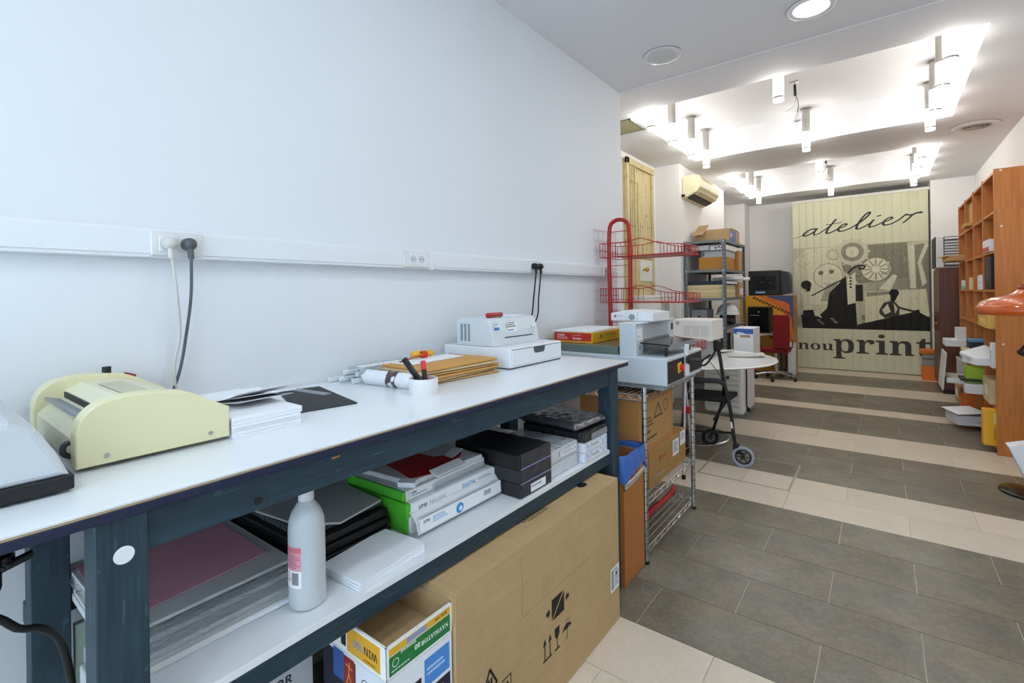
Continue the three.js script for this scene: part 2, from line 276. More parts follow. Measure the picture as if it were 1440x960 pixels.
// ---------- printed vertical blind ----------
{
  const PX0 = -1.212, PX1 = .545, PY0 = .012, PY1 = 2.785, Z = -9.48, W = 1100, H = Math.round(1100 * (PY1 - PY0) / (PX1 - PX0));
  const m = printMat(PX1 - PX0, PY1 - PY0, (x, w, h) => {
    const bg = '#d2d1b2', ink = '#2b2b2b'; fill(x, bg, 0, 0, w, h);
    const ty = .275 * h, by = .762 * h;
    // photograph: machinery behind, figures in front
    fill(x, '#a19c86', 0, ty, w, by - ty);
    const g = x.createLinearGradient(0, 0, w, 0); g.addColorStop(0, '#b7b399'); g.addColorStop(.35, '#cfcbaa'); g.addColorStop(1, '#7f7b69'); x.fillStyle = g; x.fillRect(0, ty, w, by - ty);
    const P = (c, pts) => { x.fillStyle = c; x.beginPath(); pts.forEach(([a, b], i) => i ? x.lineTo(a * w, b * h) : x.moveTo(a * w, b * h)); x.closePath(); x.fill(); };
    const C = (cx, cy, r, c, lw) => { x.beginPath(); x.arc(cx * w, cy * h, r * w, 0, 7); if (lw) { x.lineWidth = lw; x.strokeStyle = c; x.stroke(); } else { x.fillStyle = c; x.fill(); } };
    P('#d8d4b4', [[.1, .285], [.3, .28], [.34, .5], [.3, .62], [.12, .62]]); P('#85816d', [[.36, .28], [.86, .28], [.86, .47], [.52, .5], [.4, .42]]);
    C(.47, .315, .12, '#c9c5aa'); C(.47, .315, .085, '#8e8a76'); C(.47, .315, .05, '#d5d1b5'); C(.32, .325, .045, '#cfcbb0'); C(.32, .325, .045, '#77735f', 5);
    C(.28, .45, .115, '#d9d5b8'); C(.28, .45, .115, '#6b6857', 5); C(.225, .43, .02, '#6f6b58'); C(.31, .425, .02, '#6f6b58');
    P('#a5a08a', [[.27, .5], [.36, .48], [.32, .6], [.22, .6]]);
    C(.64, .42, .105, '#dedabd'); C(.64, .42, .105, '#7d7966', 6); C(.7, .42, .05, '#b3ae97'); C(.7, .42, .028, '#e6e2c8');
    P('#e4e0c6', [[.6, .4], [.74, .38], [.66, .46]]); P('#e0dcc0', [[.66, .53], [.76, .45], [.79, .46], [.74, .54]]);
    P('#d6d2b5', [[.86, .28], [.905, .28], [.915, .53], [.875, .53]]); P('#d2ceb0', [[.985, .27], [1, .3], [.95, .39], [.985, .5], [.955, .52], [.925, .39]]); P('#c4c0a4', [[.86, .28], [1, .27], [1, .285], [.86, .3]]);
    P('#c9c5a8', [[0, .36], [.1, .29], [.1, .5], [.04, .62], [0, .7]]); P('#9d9983', [[0, .7], [.07, .68], [.07, .74], [0, .76]]);
    P('#d9d5b2', [[.56, .545], [.98, .535], [1, .68], [.56, .735]]); for (let i = 0; i < 5; i++) fill(x, '#a9a58c', (.6 + i * .045) * w, .56 * h, 2, .15 * h); P('#8d8973', [[.57, .55], [.76, .545], [.75, .56], [.57, .575]]);
    P('#dcd8ba', [[.43, .47], [.49, .43], [.5, .6], [.43, .62]]); fill(x, '#1a1a18', .49 * w, .505 * h, .055 * w, .095 * h); for (let i = 0; i < 4; i++) fill(x, '#222', .445 * w, (.46 + i * .018) * h, .018 * w, .009 * h);
    for (let i = 0; i < 12; i++) { const a = i * .5236; x.lineWidth = .018 * w; x.strokeStyle = '#c9c5aa'; x.beginPath(); x.moveTo((.47 + .11 * Math.cos(a)) * w, .315 * h + .11 * w * Math.sin(a)); x.lineTo((.47 + .135 * Math.cos(a)) * w, .315 * h + .135 * w * Math.sin(a)); x.stroke(); x.lineWidth = .01 * w; x.strokeStyle = '#989480'; x.beginPath(); x.moveTo((.64 + .03 * Math.cos(a)) * w, .42 * h + .03 * w * Math.sin(a)); x.lineTo((.64 + .095 * Math.cos(a)) * w, .42 * h + .095 * w * Math.sin(a)); x.stroke(); }
    for (let i = 0; i < 70; i++) { const a = n32(i * 1.7, 3), b = n32(i * 2.3, 9), l = n32(i * 3.1, 5); x.lineWidth = 2 + 3 * l; x.strokeStyle = i % 2 ? 'rgba(230,226,204,.55)' : 'rgba(70,66,54,.45)'; x.beginPath(); x.moveTo(a * w, (.29 + .4 * b) * h); x.lineTo((a + .12 * (l - .5)) * w, (.29 + .4 * b + .06 * (n16(i, 4) - .5)) * h); x.stroke(); }
    for (let i = 0; i < 5000; i++) { x.fillStyle = i % 2 ? 'rgba(235,231,208,.16)' : 'rgba(40,38,30,.16)'; x.fillRect(rnd() * w, ty + rnd() * (by - ty), 3 + 5 * rnd(), 3 + 5 * rnd()); }
    P('#100f0d', [[.29, .55], [.36, .5], [.42, .45], [.43, .62], [.49, .61], [.5, .762], [.07, .762], [.06, .68], [.2, .69], [.27, .64]]);
    P('#100f0d', [[.5, .735], [.92, .655], [1, .69], [1, .762], [.5, .762]]); P('#100f0d', [[.88, .655], [.93, .645], [.94, .67], [.9, .68]]);
    x.lineCap = 'round'; x.strokeStyle = '#15140f'; x.lineWidth = .011 * w; x.beginPath(); x.moveTo(.15 * w, .565 * h); x.lineTo(.4 * w, .47 * h); x.stroke(); x.lineWidth = .014 * w; x.beginPath(); x.moveTo(.44 * w, .435 * h); x.bezierCurveTo(.47 * w, .395 * h, .55 * w, .39 * h, .56 * w, .4 * h); x.bezierCurveTo(.56 * w, .42 * h, .52 * w, .415 * h, .52 * w, .41 * h); x.stroke();
    // left figure
    C(.105, .5, .043, '#151310'); P('#151310', [[.115, .5], [.145, .505], [.135, .54], [.1, .54]]); P('#cbc7ac', [[.07, .55], [.13, .545], [.155, .66], [.09, .67]]); P('#12110e', [[.075, .655], [.16, .65], [.19, .762], [.08, .762]]); x.lineWidth = .012 * w; x.strokeStyle = '#d8d4bc'; x.beginPath(); x.moveTo(.17 * w, .66 * h); x.lineTo(.22 * w, .695 * h); x.stroke();
    for (let i = 0; i < 4; i++) { fill(x, '#d8d4bc', (.19 + i * .012) * w, (.71 + i * .008) * h, .02 * w, 4); fill(x, '#d8d4bc', (.29 + i * .012) * w, (.7 + i * .008) * h, .03 * w, 4); }
    // right figure
    C(.765, .555, .034, '#151310'); P('#151310', [[.74, .56], [.79, .57], [.77, .6], [.74, .6]]); P('#3a372d', [[.66, .65], [.69, .61], [.76, .595], [.8, .63], [.8, .68], [.7, .695], [.66, .67]]); P('#d9d5b8', [[.68, .65], [.72, .615], [.74, .66], [.7, .675]]); P('#cfcbb0', [[.76, .61], [.79, .64], [.77, .67]]); x.lineWidth = .016 * w; x.strokeStyle = '#2c2a22'; x.beginPath(); x.moveTo(.79 * w, .635 * h); x.lineTo(.89 * w, .655 * h); x.stroke();
    x.save(); x.translate(.545 * w, .745 * h); x.rotate(-Math.PI / 2); words(x, 'UD 200', 0, 0, .032 * w, '#111'); x.restore();
    // script lettering
    x.save(); x.translate(.06 * w, .205 * h); x.rotate(-.075); x.transform(1, 0, -.55, 1, 0, 0); x.strokeStyle = ink; x.lineJoin = 'round';
    const u = .112 * w, S = (lw, ...c) => { x.lineWidth = lw * 1.3 * u; x.beginPath(); x.moveTo(c[0] * u, c[1] * u); for (let i = 2; i < c.length; i += 6) x.bezierCurveTo(...c.slice(i, i + 6).map(v => v * u)); x.stroke(); };
    const oo = .5; x.transform(1, 0, 0, oo + .1, 0, 0);
    S(.05, -.5, .15, -.1, .1, .2, -.1, .5, -.5); S(.13, 1.0, -.75, .6, -1.0, .2, -.6, .2, -.2, .2, .1, .7, .1, 1.0, -.6); S(.1, 1.05, -.8, .95, -.4, .9, .05, 1.15, .02, 1.4, 0, 1.6, -.4, 1.9, -.9);
    S(.13, 2.1, -1.7, 1.95, -1, 1.75, -.1, 1.95, .02, 2.2, .1, 2.4, -.1, 2.6, -.35); S(.07, 1.6, -1.15, 1.9, -1.1, 2.3, -1.15, 2.6, -1.2);
    S(.12, 2.6, -.35, 3.0, -.5, 3.25, -.8, 3.0, -.9, 2.7, -.95, 2.5, -.2, 2.85, 0, 3.2, .1, 3.5, -.2, 3.75, -.5);
    S(.13, 3.75, -.5, 4.2, -1.0, 4.5, -1.9, 4.25, -2.0, 4.0, -2.0, 3.75, -.2, 4.0, 0, 4.25, .1, 4.5, -.2, 4.75, -.55);
    S(.12, 4.75, -.55, 4.8, -.8, 4.85, -.85, 4.85, -.88, 4.8, -.5, 4.65, .05, 4.95, 0, 5.2, -.05, 5.4, -.25, 5.55, -.4); S(.12, 5.0, -1.3, 5.05, -1.33, 5.1, -1.33, 5.15, -1.35);
    S(.12, 5.55, -.4, 5.95, -.5, 6.2, -.8, 5.95, -.9, 5.65, -.95, 5.45, -.2, 5.8, 0, 6.15, .1, 6.4, -.2, 6.6, -.5);
    S(.12, 6.6, -.5, 6.75, -.8, 6.8, -1.0, 6.85, -1.0, 6.9, -.85, 7.2, -.85, 7.3, -.85, 7.15, -.5, 7.05, -.1, 6.95, 0); S(.16, 7.25, -.8, 7.4, -1.0, 7.6, -1.05, 7.75, -.95);
    x.restore();
    // heavy serif lettering
    x.save(); x.translate(.025 * w, .866 * h); x.scale(1.32, 1); words(x, 'nou', 0, 0, .115 * w, '#3c3c39', 'bold', 'serif'); x.restore();
    x.save(); x.translate(.31 * w, .85 * h); x.scale(1.22, 1); words(x, 'print', 0, 0, .232 * w, '#3c3c39', 'bold', 'serif', 'left', .575 * w); x.restore();
    x.lineWidth = 3; x.strokeStyle = '#c3b27a'; x.beginPath(); x.ellipse(.17 * w, .94 * h, .05 * w, .012 * h, 0, 3, 6.4); x.stroke();
  }, 1700, .7);
  const t = thing('printed_blind', 'cream vertical blind printed with script lettering and a print shop photograph', 'blind', [-.33, 0, Z]);
  bx(t, 'head_rail', PX0 - .01, PX1 + .02, PY1 - .005, PY1 + .035, Z - .03, Z + .02, M(0xd9d8cf, .5), .003);
  const N = 17, w = (PX1 - PX0) / N;
  for (let i = 0; i < N; i++) {
    const g = new THREE.PlaneGeometry(w * 1.015, PY1 - PY0, 4, 1), p = g.attributes.position, uv = g.attributes.uv;
    for (let k = 0; k < p.count; k++) { const s = p.getX(k) / (w * 1.015); p.setZ(k, .007 * (1 - 4 * s * s)); uv.setX(k, (i + .5 + s * 1.015) / N); }
    g.computeVertexNormals(); const s = add(t, 'slat', g, m, [PX0 + (i + .5) * w + .33, (PY0 + PY1) / 2, 0], [0, .06 + .05 * rr(-1, 1), 0]); m.side = THREE.DoubleSide;
  }
}

// ---------- workbench ----------
const B = 1.008, S = .64;
{
  const t = thing('workbench', 'long dark blue timber workbench with white top and lower shelf along the left wall', 'workbench', [-1.28, 0, -.85]);
  const x0 = -1.635, x1 = -.932, z0 = -2.078, z1 = .5;
  bx(t, 'tabletop', x0, x1, 1.0035, B, z0, z1, mLaminate, .001);
  bx(t, 'plywood_core', x0, x1 - .001, 1.0, 1.0035, z0 + .001, z1 - .001, mPly);
  bx(t, 'painted_edge', x0, x1 + .001, .984, 1.0, z0 - .001, z1, mNavy, .002);
  for (const [lx, lz] of [[-1.005, -.255], [-1.005, -1.985], [-1.565, -.257], [-1.565, -1.985]]) { const l = bx(t, 'leg', lx, lx + .066, 0, .984, lz, lz + .067, mPaintUp, .003); }
  bx(t, 'front_rail', -.99, -.948, .916, .984, -1.918, -.188, mPaint, .003);
  bx(t, 'back_rail', -1.6, -1.56, .9, .984, -1.918, -.19, mPaint, .003);
  bx(t, 'end_rail', -1.5, -1.005, .91, .984, -1.975, -1.935, mPaint, .003);
  bx(t, 'shelf_rail', -.99, -.952, .574, .624, -1.985, -.19, mPaint, .003); bx(t, 'shelf_rail', -1.6, -1.56, .574, .624, -1.985, -.19, mPaint, .003);
  bx(t, 'shelf_board', -1.6, -.948, .624, S, -.8485, -.26, mShelfWhite, .001); bx(t, 'shelf_board', -1.6, -.948, .624, S, -1.91, -.8495, mShelfWhite, .001);
  const st = add(t, 'round_sticker', new THREE.CylinderGeometry(.0135, .0135, .0006, 28), mWhite, [-.9385 + 1.28, .925, -.223 + .85], [0, 0, Math.PI / 2]); st.userData.label = 'round white sticker';
  rod(t, 'knot', [-.949, .935, -.43], [-.9474, .935, -.43], .008, mBlack, 16);
  for (const [z, y, l] of [[-.595, .972, .02], [-.36, .99, .018], [-1.1, .992, .02]]) bx(t, 'chipped_paint', -.9485, -.947, y - .002, y + .002, z - l / 2, z + l / 2, M(0xb98a4d, .8));
}

// ---------- cable trunking on the wall ----------
{
  const t = thing('cable_trunking', 'long white plastic cable trunking with sockets along the left wall', 'trunking', [XL, 1.437, -1]);
  bx(t, 'channel', XL, -1.598, 1.437, 1.517, -3.4, 1.75, mWhite, .004);
  bx(t, 'cover', -1.6, -1.594, 1.447, 1.507, -3.4, 1.75, M(0xe6e9ec, .4), .002);
  bx(t, 'joint_cover', -1.6, -1.59, 1.434, 1.52, -1.5, -1.474, mWhite, .002);
  function socket(zc, w, n) {
    const p = bx(t, 'socket_plate', -1.6, -1.588, 1.443, 1.511, zc - w / 2, zc + w / 2, mOffWhite, .002);
    for (let i = 0; i < n; i++) { const z = zc + (n === 1 ? 0 : (i ? -1 : 1) * .023); bx(p, 'socket_face', -1.59, -1.586, 1.455, 1.499, z - .0215, z + .0215, mWhite, .0015);
      const b = baseOf(p); add(p, 'socket_well', new THREE.CylinderGeometry(.017, .017, .002, 28), mGreyPlastic, [-1.5862 - b.x, 1.477 - b.y, z - b.z], [0, 0, Math.PI / 2]);
      join(p, 'socket_hole', [gRod([-1.586, 1.477, z - .008], [-1.5848, 1.477, z - .008], .0025), gRod([-1.586, 1.477, z + .008], [-1.5848, 1.477, z + .008], .0025)], mBlack); }
  }
  socket(-.51, .125, 2); socket(-1.4, .14, 2); socket(-2.285, .1, 2); socket(-3.2, .09, 2);
  function plug(name, label, z, dark, pts) {
    const c = thing(name, label, 'cable', [-1.58, 1.477, z]); const m = dark === 2 ? mBlack : dark ? M(0x55595f, .5) : M(0xcfcdc8, .5);
    turned(c, 'plug', [[0, 0], [.018, 0], [.018, .02], [.012, .032], [0, .034]], [-1.5838, 1.477, z], m, 24, [0, 0, -Math.PI / 2]);
    rod(c, 'strain_relief', [-1.566, 1.477, z], [-1.564, 1.435, z - .002], .008, m);
    tube(c, 'cord', pts, .0042, m, 60);
  }
  plug('power_cord', 'light grey mains cable hanging from the double socket behind the cream laminator', -.485, 0, [[-1.564, 1.44, -.488], [-1.575, 1.33, -.502], [-1.6, 1.22, -.515], [-1.6, 1.12, -.5], [-1.59, 1.012, -.51], [-1.5, 1.012, -.49]]);
  plug('power_cord', 'dark grey mains cable hanging from the double socket behind the cream laminator', -.533, 1, [[-1.564, 1.44, -.535], [-1.57, 1.33, -.535], [-1.595, 1.22, -.53], [-1.6, 1.12, -.515], [-1.59, 1.012, -.48], [-1.5, 1.012, -.47]]);
  plug('power_cord', 'black mains cable nearer the joint cover, hanging behind the white drawer machine', -2.262, 2, [[-1.564, 1.44, -2.262], [-1.575, 1.3, -2.25], [-1.59, 1.18, -2.24], [-1.6, 1.012, -2.06]]);
  plug('power_cord', 'black mains cable farther from the joint cover, hanging behind the white drawer machine', -2.31, 2, [[-1.564, 1.44, -2.31], [-1.575, 1.3, -2.3], [-1.59, 1.18, -2.3], [-1.6, 1.012, -2.07]]);
}
{
  const gs = []; for (let i = 0; i < 6; i++) gs.push(gRod([-1.632, .9, -3.1 - i * .07], [-1.632, 1.78, -3.1 - i * .07], .002, 6)); for (let i = 0; i < 13; i++) gs.push(gRod([-1.634, .9 + i * .073, -3.1], [-1.634, .9 + i * .073, -3.45], .002, 6));
  tag(join(scene, 'wire_grid_panel', gs, M(0xd9cfd4, .5)), 'pale thin wire grid panel on the wall behind the red rack', 'grid panel');
}

// ---------- machines and papers on the worktop ----------
{ // grey machine at the near end
  const t = thing('binding_machine', 'pale grey machine with sloping cover and black base at the near end of the worktop', 'machine', [-1.25, B, .05]);
  prism(t, 'cover', [[-.184, 1.034], [-.168, 1.075], [-.145, 1.118], [-.115, 1.136], [-.05, 1.141], [.3, 1.141], [.3, 1.034]], 'x', -1.46, -1.062, mGreyPlastic, .012);
  bx(t, 'base', -1.47, -1.056, 1.013, 1.036, -.188, .3, mBlack, .003);
  bx(t, 'base_foot', -1.45, -1.075, B, 1.014, -.165, .28, mRubber);
  join(t, 'vent_slots', [0, 1, 2].map(i => gBar(-1.2 - i * .012, -1.207 - i * .012, 1.1405, 1.1418, -.085, .0)), mMidGrey);
}
{ // cream laminator
  const t = thing('laminator', 'cream plastic laminator with rounded end panels and black knob on the worktop', 'laminator', [-1.36, B, -.33]);
  const prof0 = [[-.206, 1.078], [-.214, 1.106], [-.235, 1.127], [-.265, 1.136], [-.3, 1.139], [-.345, 1.136], [-.385, 1.127], [-.43, 1.101], [-.464, 1.082]];
  const curve = new THREE.SplineCurve(prof0.map(p => new THREE.Vector2(...p))).getPoints(36).map(p => [p.x, p.y]), prof = [[-.206, 1.016], ...curve, [-.464, 1.016]];
  const e = prism(t, 'end_panel', prof, 'x', -1.19, -1.15, mCreamPlastic, .004); prism(t, 'end_panel', prof, 'x', -1.6, -1.555, mCreamPlastic, .004);
  prism(t, 'body', [[-.212, 1.018], [-.212, 1.06], [-.24, 1.088], [-.262, 1.093], [-.262, 1.106], [-.29, 1.124], [-.345, 1.125], [-.4, 1.112], [-.45, 1.078], [-.456, 1.018]], 'x', -1.56, -1.185, M(0xe4ddbf, .4));
  bx(t, 'feed_slot', -1.545, -1.2, 1.092, 1.105, -.264, -.258, mBlack);
  bx(t, 'feed_tray', -1.545, -1.2, 1.088, 1.093, -.262, -.224, mMidGrey, .001, [-.3, 0, 0]);
  print(t, 'grille', [-Math.PI / 2, 0, 0], [-1.36, 1.1262, -.325], .2, .045, (x, w, h) => { fill(x, '#ddd6b8', 0, 0, w, h); for (let i = 0; i < 40; i++) for (let j = 0; j < 7; j++) fill(x, '#6b6a5c', (i + .3) * w / 40, (j + .25) * h / 7, w / 90, h / 16); }, 400);
  rod(t, 'knob', [-1.578, 1.134, -.345], [-1.578, 1.151, -.345], .0095, mBlack, 20);
  bx(t, 'switch', -1.585, -1.57, 1.118, 1.128, -.405, -.38, M(0x8c1f22, .4), .002, [-.35, 0, 0]);
  for (const z of [-.25, -.425]) { const s = rod(t, 'screw', [-1.151, 1.032, z], [-1.148, 1.032, z], .0045, mSteel, 16); rod(t, 'foot', [-1.2, B, z], [-1.2, 1.02, z], .012, mCreamPlastic, 16); rod(t, 'foot', [-1.54, B, z], [-1.54, 1.02, z], .012, mCreamPlastic, 16); }
  tube(t, 'handle', [[-1.2, 1.058, -.208], [-1.2, 1.055, -.2], [-1.2, 1.04, -.198], [-1.2, 1.03, -.21]], .005, mDarkGrey, 20);
}
{ // stack of white paper with loose sheets
  const t = thing('paper_stack', 'thick stack of white paper beside the cream laminator', 'paper', [-1.29, B, -.545]);
  for (let i = 0; i < 6; i++) bx(t, 'sheaf', -1.45 + rr(-.003, .003), -1.145 + rr(-.004, .004), B + i * .0075, B + i * .0075 + .0072, -.626 + rr(-.003, .003), -.468, mPaper, .001);
  for (const [a, k, dz, ln] of [[.06, 0, -.01, .2], [-.08, 1, -.03, .17], [.14, 2, 0, .14]]) {
    const g = new THREE.BoxGeometry(ln + .08, .0012, .14, 12, 1, 1), p = g.attributes.position; for (let i = 0; i < p.count; i++) { const s = p.getX(i) / ln + .5; p.setY(i, p.getY(i) + .012 * s * s * (1 + .4 * k)); } g.computeVertexNormals();
    const o = tag(add(scene, 'loose_sheet', g, mPaper, [-1.36 + k * .02, B + .0465 + k * .0035, -.56 + dz], [0, a, 0]), 'loose curling white sheet on top of the thick paper stack', 'paper', 'loose sheets on the paper stack');
  }
}
{
  const t = tag(prism(scene, 'cutting_mat', [[-1.219, -.838], [-1.225, -.842], [-1.56, -.92], [-1.59, -.79], [-1.252, -.676]], 'y', B, B + .003, M(0x2c2e31, .7), .0008), 'thin black plastic sheet lying on the worktop', 'mat');
  tag(bx(scene, 'grey_strip', -1.58, -1.4, B + .003, B + .005, -.86, -.83, mMidGrey, .0005, [0, .1, 0]), 'grey plastic strip lying across the black sheet', 'strip');
}
{ // clear binding strips along the wall
  for (let i = 0; i < 15; i++) { const j = Math.floor(i / 5), k = i % 5, y = B + .001 + j * .0185, x = -1.618 + k * .026 + j * .008; const o = bx(scene, 'binding_strip', x, x + .018, y, y + .017, -1.55 + .02 * (k % 3), -.985 - .03 * ((k + j) % 3) - .03 * j, [M(0xdfe3e6, .2), mClear, M(0xb9c0c5, .25), M(0xeceff1, .3)][(i * 3) % 4], .003); tag(o, 'long pale plastic binding strip lying by the wall on the worktop', 'binding strip', 'binding strips by the wall'); }
  const t = thing('zip_tie_bundle', 'small white toothed plastic comb on the clear binding strips', 'binding comb', [-1.5, B + .0565, -1.13]);
  bx(t, 'spine', -1.51, -1.5, B + .0565, B + .0625, -1.22, -1.04, mWhite, .002); for (let i = 0; i < 10; i++) bx(t, 'tooth', -1.5, -1.475, B + .0565, B + .0615, -1.215 + i * .018, -1.207 + i * .018, mWhite, .001);
}
{
  const t = thing('wrapped_roll', 'white plastic wrapped roll with dark print lying on the worktop', 'roll', [-1.36, B, -1.06], .1);
  const L = (p, n, m, a, b, r) => { const g = new THREE.CylinderGeometry(r, r, b - a, 28, 10), q = g.attributes.position; for (let i = 0; i < q.count; i++) { const k = 1 + .07 * Math.sin(q.getY(i) * 160 + q.getX(i) * 120) + .04 * Math.sin(q.getZ(i) * 260); q.setX(i, q.getX(i) * k); q.setZ(i, q.getZ(i) * k); } g.computeVertexNormals(); return add(t, n, g, m, [-(a + b) / 2, r * 1.02, 0], [0, 0, Math.PI / 2]); };
  L(t, 'roll', mWhite, -.1, .1, .026); L(t, 'printed_band', M(0x544348, .35), -.055, -.01, .0268); add(t, 'end_cap', new THREE.SphereGeometry(.025, 20, 14), mWhite, [.1, .027, 0]); add(t, 'twisted_end', new THREE.ConeGeometry(.024, .05, 16), mWhite, [-.12, .026, 0], [0, 0, Math.PI / 2]);
}
{
  const at = [-1.165, B, -1.045], t = tag(thing('tape_roll', 'wide roll of white tape standing on the worktop holding pens', 'tape', at), 'wide roll of white tape standing on the worktop holding pens', 'tape');
  turned(t, 'tape', [[.036, 0], [.046, 0], [.046, .05], [.036, .05], [.036, 0]], at, M(0xe9e6e6, .35)); turned(t, 'core', [[.033, .001], [.036, .001], [.036, .0495], [.033, .0495], [.033, .001]], at, M(0xd9a4a4, .7));
  const c = thing('box_cutter', 'black box cutter leaning out of the tape roll', 'cutter', [-1.18, B, -1.035]);
  join(c, 'body', [gAt(new RoundedBoxGeometry(.02, .12, .012, 2, .004), -1.195, B + .062, -1.035, .28, .2, .5)], mBlack); join(c, 'slider', [gAt(new RoundedBoxGeometry(.008, .03, .006, 2, .002), -1.19, B + .08, -1.024, .28, .2, .5)], mDarkGrey);
  const p = thing('red_marker', 'red marker pen leaning out of the tape roll', 'marker', [-1.165, B, -1.06]);
  rod(p, 'barrel', [-1.158, B + .006, -1.05], [-1.19, B + .075, -1.07], .008, mBlack); rod(p, 'cap', [-1.188, B + .07, -1.0687], [-1.2, B + .096, -1.076], .0092, M(0xd8303a, .35));
}
{ // kraft envelopes
  for (let i = 0; i < 6; i++) {
    const y = B + i * .0098, g = new RoundedBoxGeometry(.26, .0095, .38, 2, .003), p = g.attributes.position;
    for (let k = 0; k < p.count; k++) if (p.getX(k) > 0) p.setY(k, p.getY(k) * (1 - .3 * Math.abs(Math.sin(p.getZ(k) * 9 + i))));
    g.computeVertexNormals(); metreUV(g);
    tag(add(scene, 'kraft_envelope', g, [mKraft, mKraftPale, M(0xd09a4f, .8)][i % 3], [-1.36 - rr(0, .012), y + .0048, -1.315 + rr(-.012, .012)], [0, rr(-.07, .05), 0]), 'brown kraft envelope in the stack on the worktop', 'envelope', 'stack of kraft envelopes');
  }
  tag(add(scene, 'paper_sheet', gBox(.1, .002, .3), mPaper, [-1.42, B + .0605, -1.31], [0, .05, 0]), 'white sheet lying on the stack of kraft envelopes', 'paper');
  const s = thing('screwdriver', 'screwdriver with yellow and red handle lying on the envelopes', 'screwdriver', [-1.46, B + .062, -1.3]);
  turned(s, 'handle', [[0, 0], [.008, 0], [.013, .012], [.011, .03], [.014, .06], [.014, .085], [.01, .1], [0, .1]], [-1.475, B + .076, -1.38], mYellow, 20, [Math.PI / 2, 0, .25]);
  turned(s, 'red_collar', [[.0135, 0], [.0145, .004], [.0145, .02], [.0135, .024]], [-1.462, B + .076, -1.33], M(0xd5321f, .4), 20, [Math.PI / 2, 0, .25]);
  rod(s, 'shaft', [-1.452, B + .076, -1.285], [-1.42, B + .068, -1.16], .003, M(0xc43a2a, .4));
}
{ // drawer machine
  const t = thing('drawer_machine', 'white office machine with vent slots, standing on a drawer base by the wall', 'machine', [-1.41, B, -1.77]);
  const u = bx(t, 'drawer_base', -1.605, -1.222, 1.012, 1.095, -1.97, -1.568, mWhite, .006);
  bx(t, 'base_gap', -1.6, -1.225, B, 1.012, -1.965, -1.572, mDarkGrey);
  const d = bx(t, 'drawer_front', -1.228, -1.2195, 1.02, 1.087, -1.962, -1.582, M(0xe6eaee, .4), .003);
  prism(d, 'handle_recess', [[-1.735, 1.0872], [-1.825, 1.0872], [-1.82, 1.066], [-1.81, 1.06], [-1.75, 1.06], [-1.74, 1.066]], 'x', -1.2196, -1.2188, M(0x4a5055, .6));
  join(d, 'drawer_gap', [gBar(-1.2205, -1.2192, 1.0868, 1.0885, -1.962, -1.582)], mDarkGrey);
  prism(t, 'housing', [[-1.315, 1.096], [-1.325, 1.16], [-1.345, 1.212], [-1.36, 1.217], [-1.52, 1.217], [-1.53, 1.21], [-1.53, 1.096]], 'z', -1.92, -1.575, M(0xd3dade, .4), .004);
  join(t, 'vent_slots', [0, 1, 2].map(i => gBar(-1.505 + i * .022, -1.492 + i * .022, 1.115, 1.192, -1.5756, -1.5742)), M(0x8d979c, .6));
  print(t, 'blue_sticker', [0, Math.PI / 2, 0], [-1.3265, 1.168, -1.615], .035, .06, (x, w, h) => { fill(x, '#dfe9f2', 0, 0, w, h); words(x, 'LAS', 3, h * .13, h * .18, '#222'); fill(x, '#4b9be0', 0, h * .35, w, h * .35); fill(x, '#b9dbf5', 0, h * .6, w, h * .2); scribble(x, 4, h * .4, w * .8, h * .15, 2, '#123'); }, 160).rotation.set(0, Math.PI / 2, 0);
  print(t, 'white_sticker', '+x', [-1.324, 1.172, -1.72], .07, .05, (x, w, h) => { fill(x, '#f3f3f2', 0, 0, w, h); scribble(x, 6, 6, w * .8, h * .5, 3, '#222'); scribble(x, 12, h * .68, w * .7, h * .18, 1, '#333'); }, 160);
  join(t, 'paper_slot', [gBar(-1.322, -1.3175, 1.128, 1.132, -1.87, -1.66)], mDarkGrey);
  print(t, 'label', '+x', [-1.3215, 1.15, -1.885], .03, .055, (x, w, h) => { fill(x, '#f1f1ee', 0, 0, w, h); scribble(x, 3, h * .2, w * .8, h * .6, 6, '#999'); }, 96);
  tag(bx(scene, 'folded_paper', -1.46, -1.37, 1.217, 1.221, -1.9, -1.76, mPaper, .001, [0, .1, 0]), 'folded white paper on top of the drawer machine', 'paper');
  const k = thing('pocket_knife', 'red pocket knife lying on top of the drawer machine', 'knife', [-1.37, 1.217, -1.655]);
  join(k, 'handle', [gAt(new THREE.CapsuleGeometry(.0115, .085, 6, 16), -1.375, 1.2285, -1.655, Math.PI / 2, 0, 0)], mRed); join(k, 'steel_edge', [gBar(-1.3646, -1.3632, 1.219, 1.223, -1.7, -1.62)], mSteel); join(k, 'end_cap', [gAt(new THREE.SphereGeometry(.0122, 16, 12), -1.375, 1.2285, -1.698)], mDarkGrey);
}

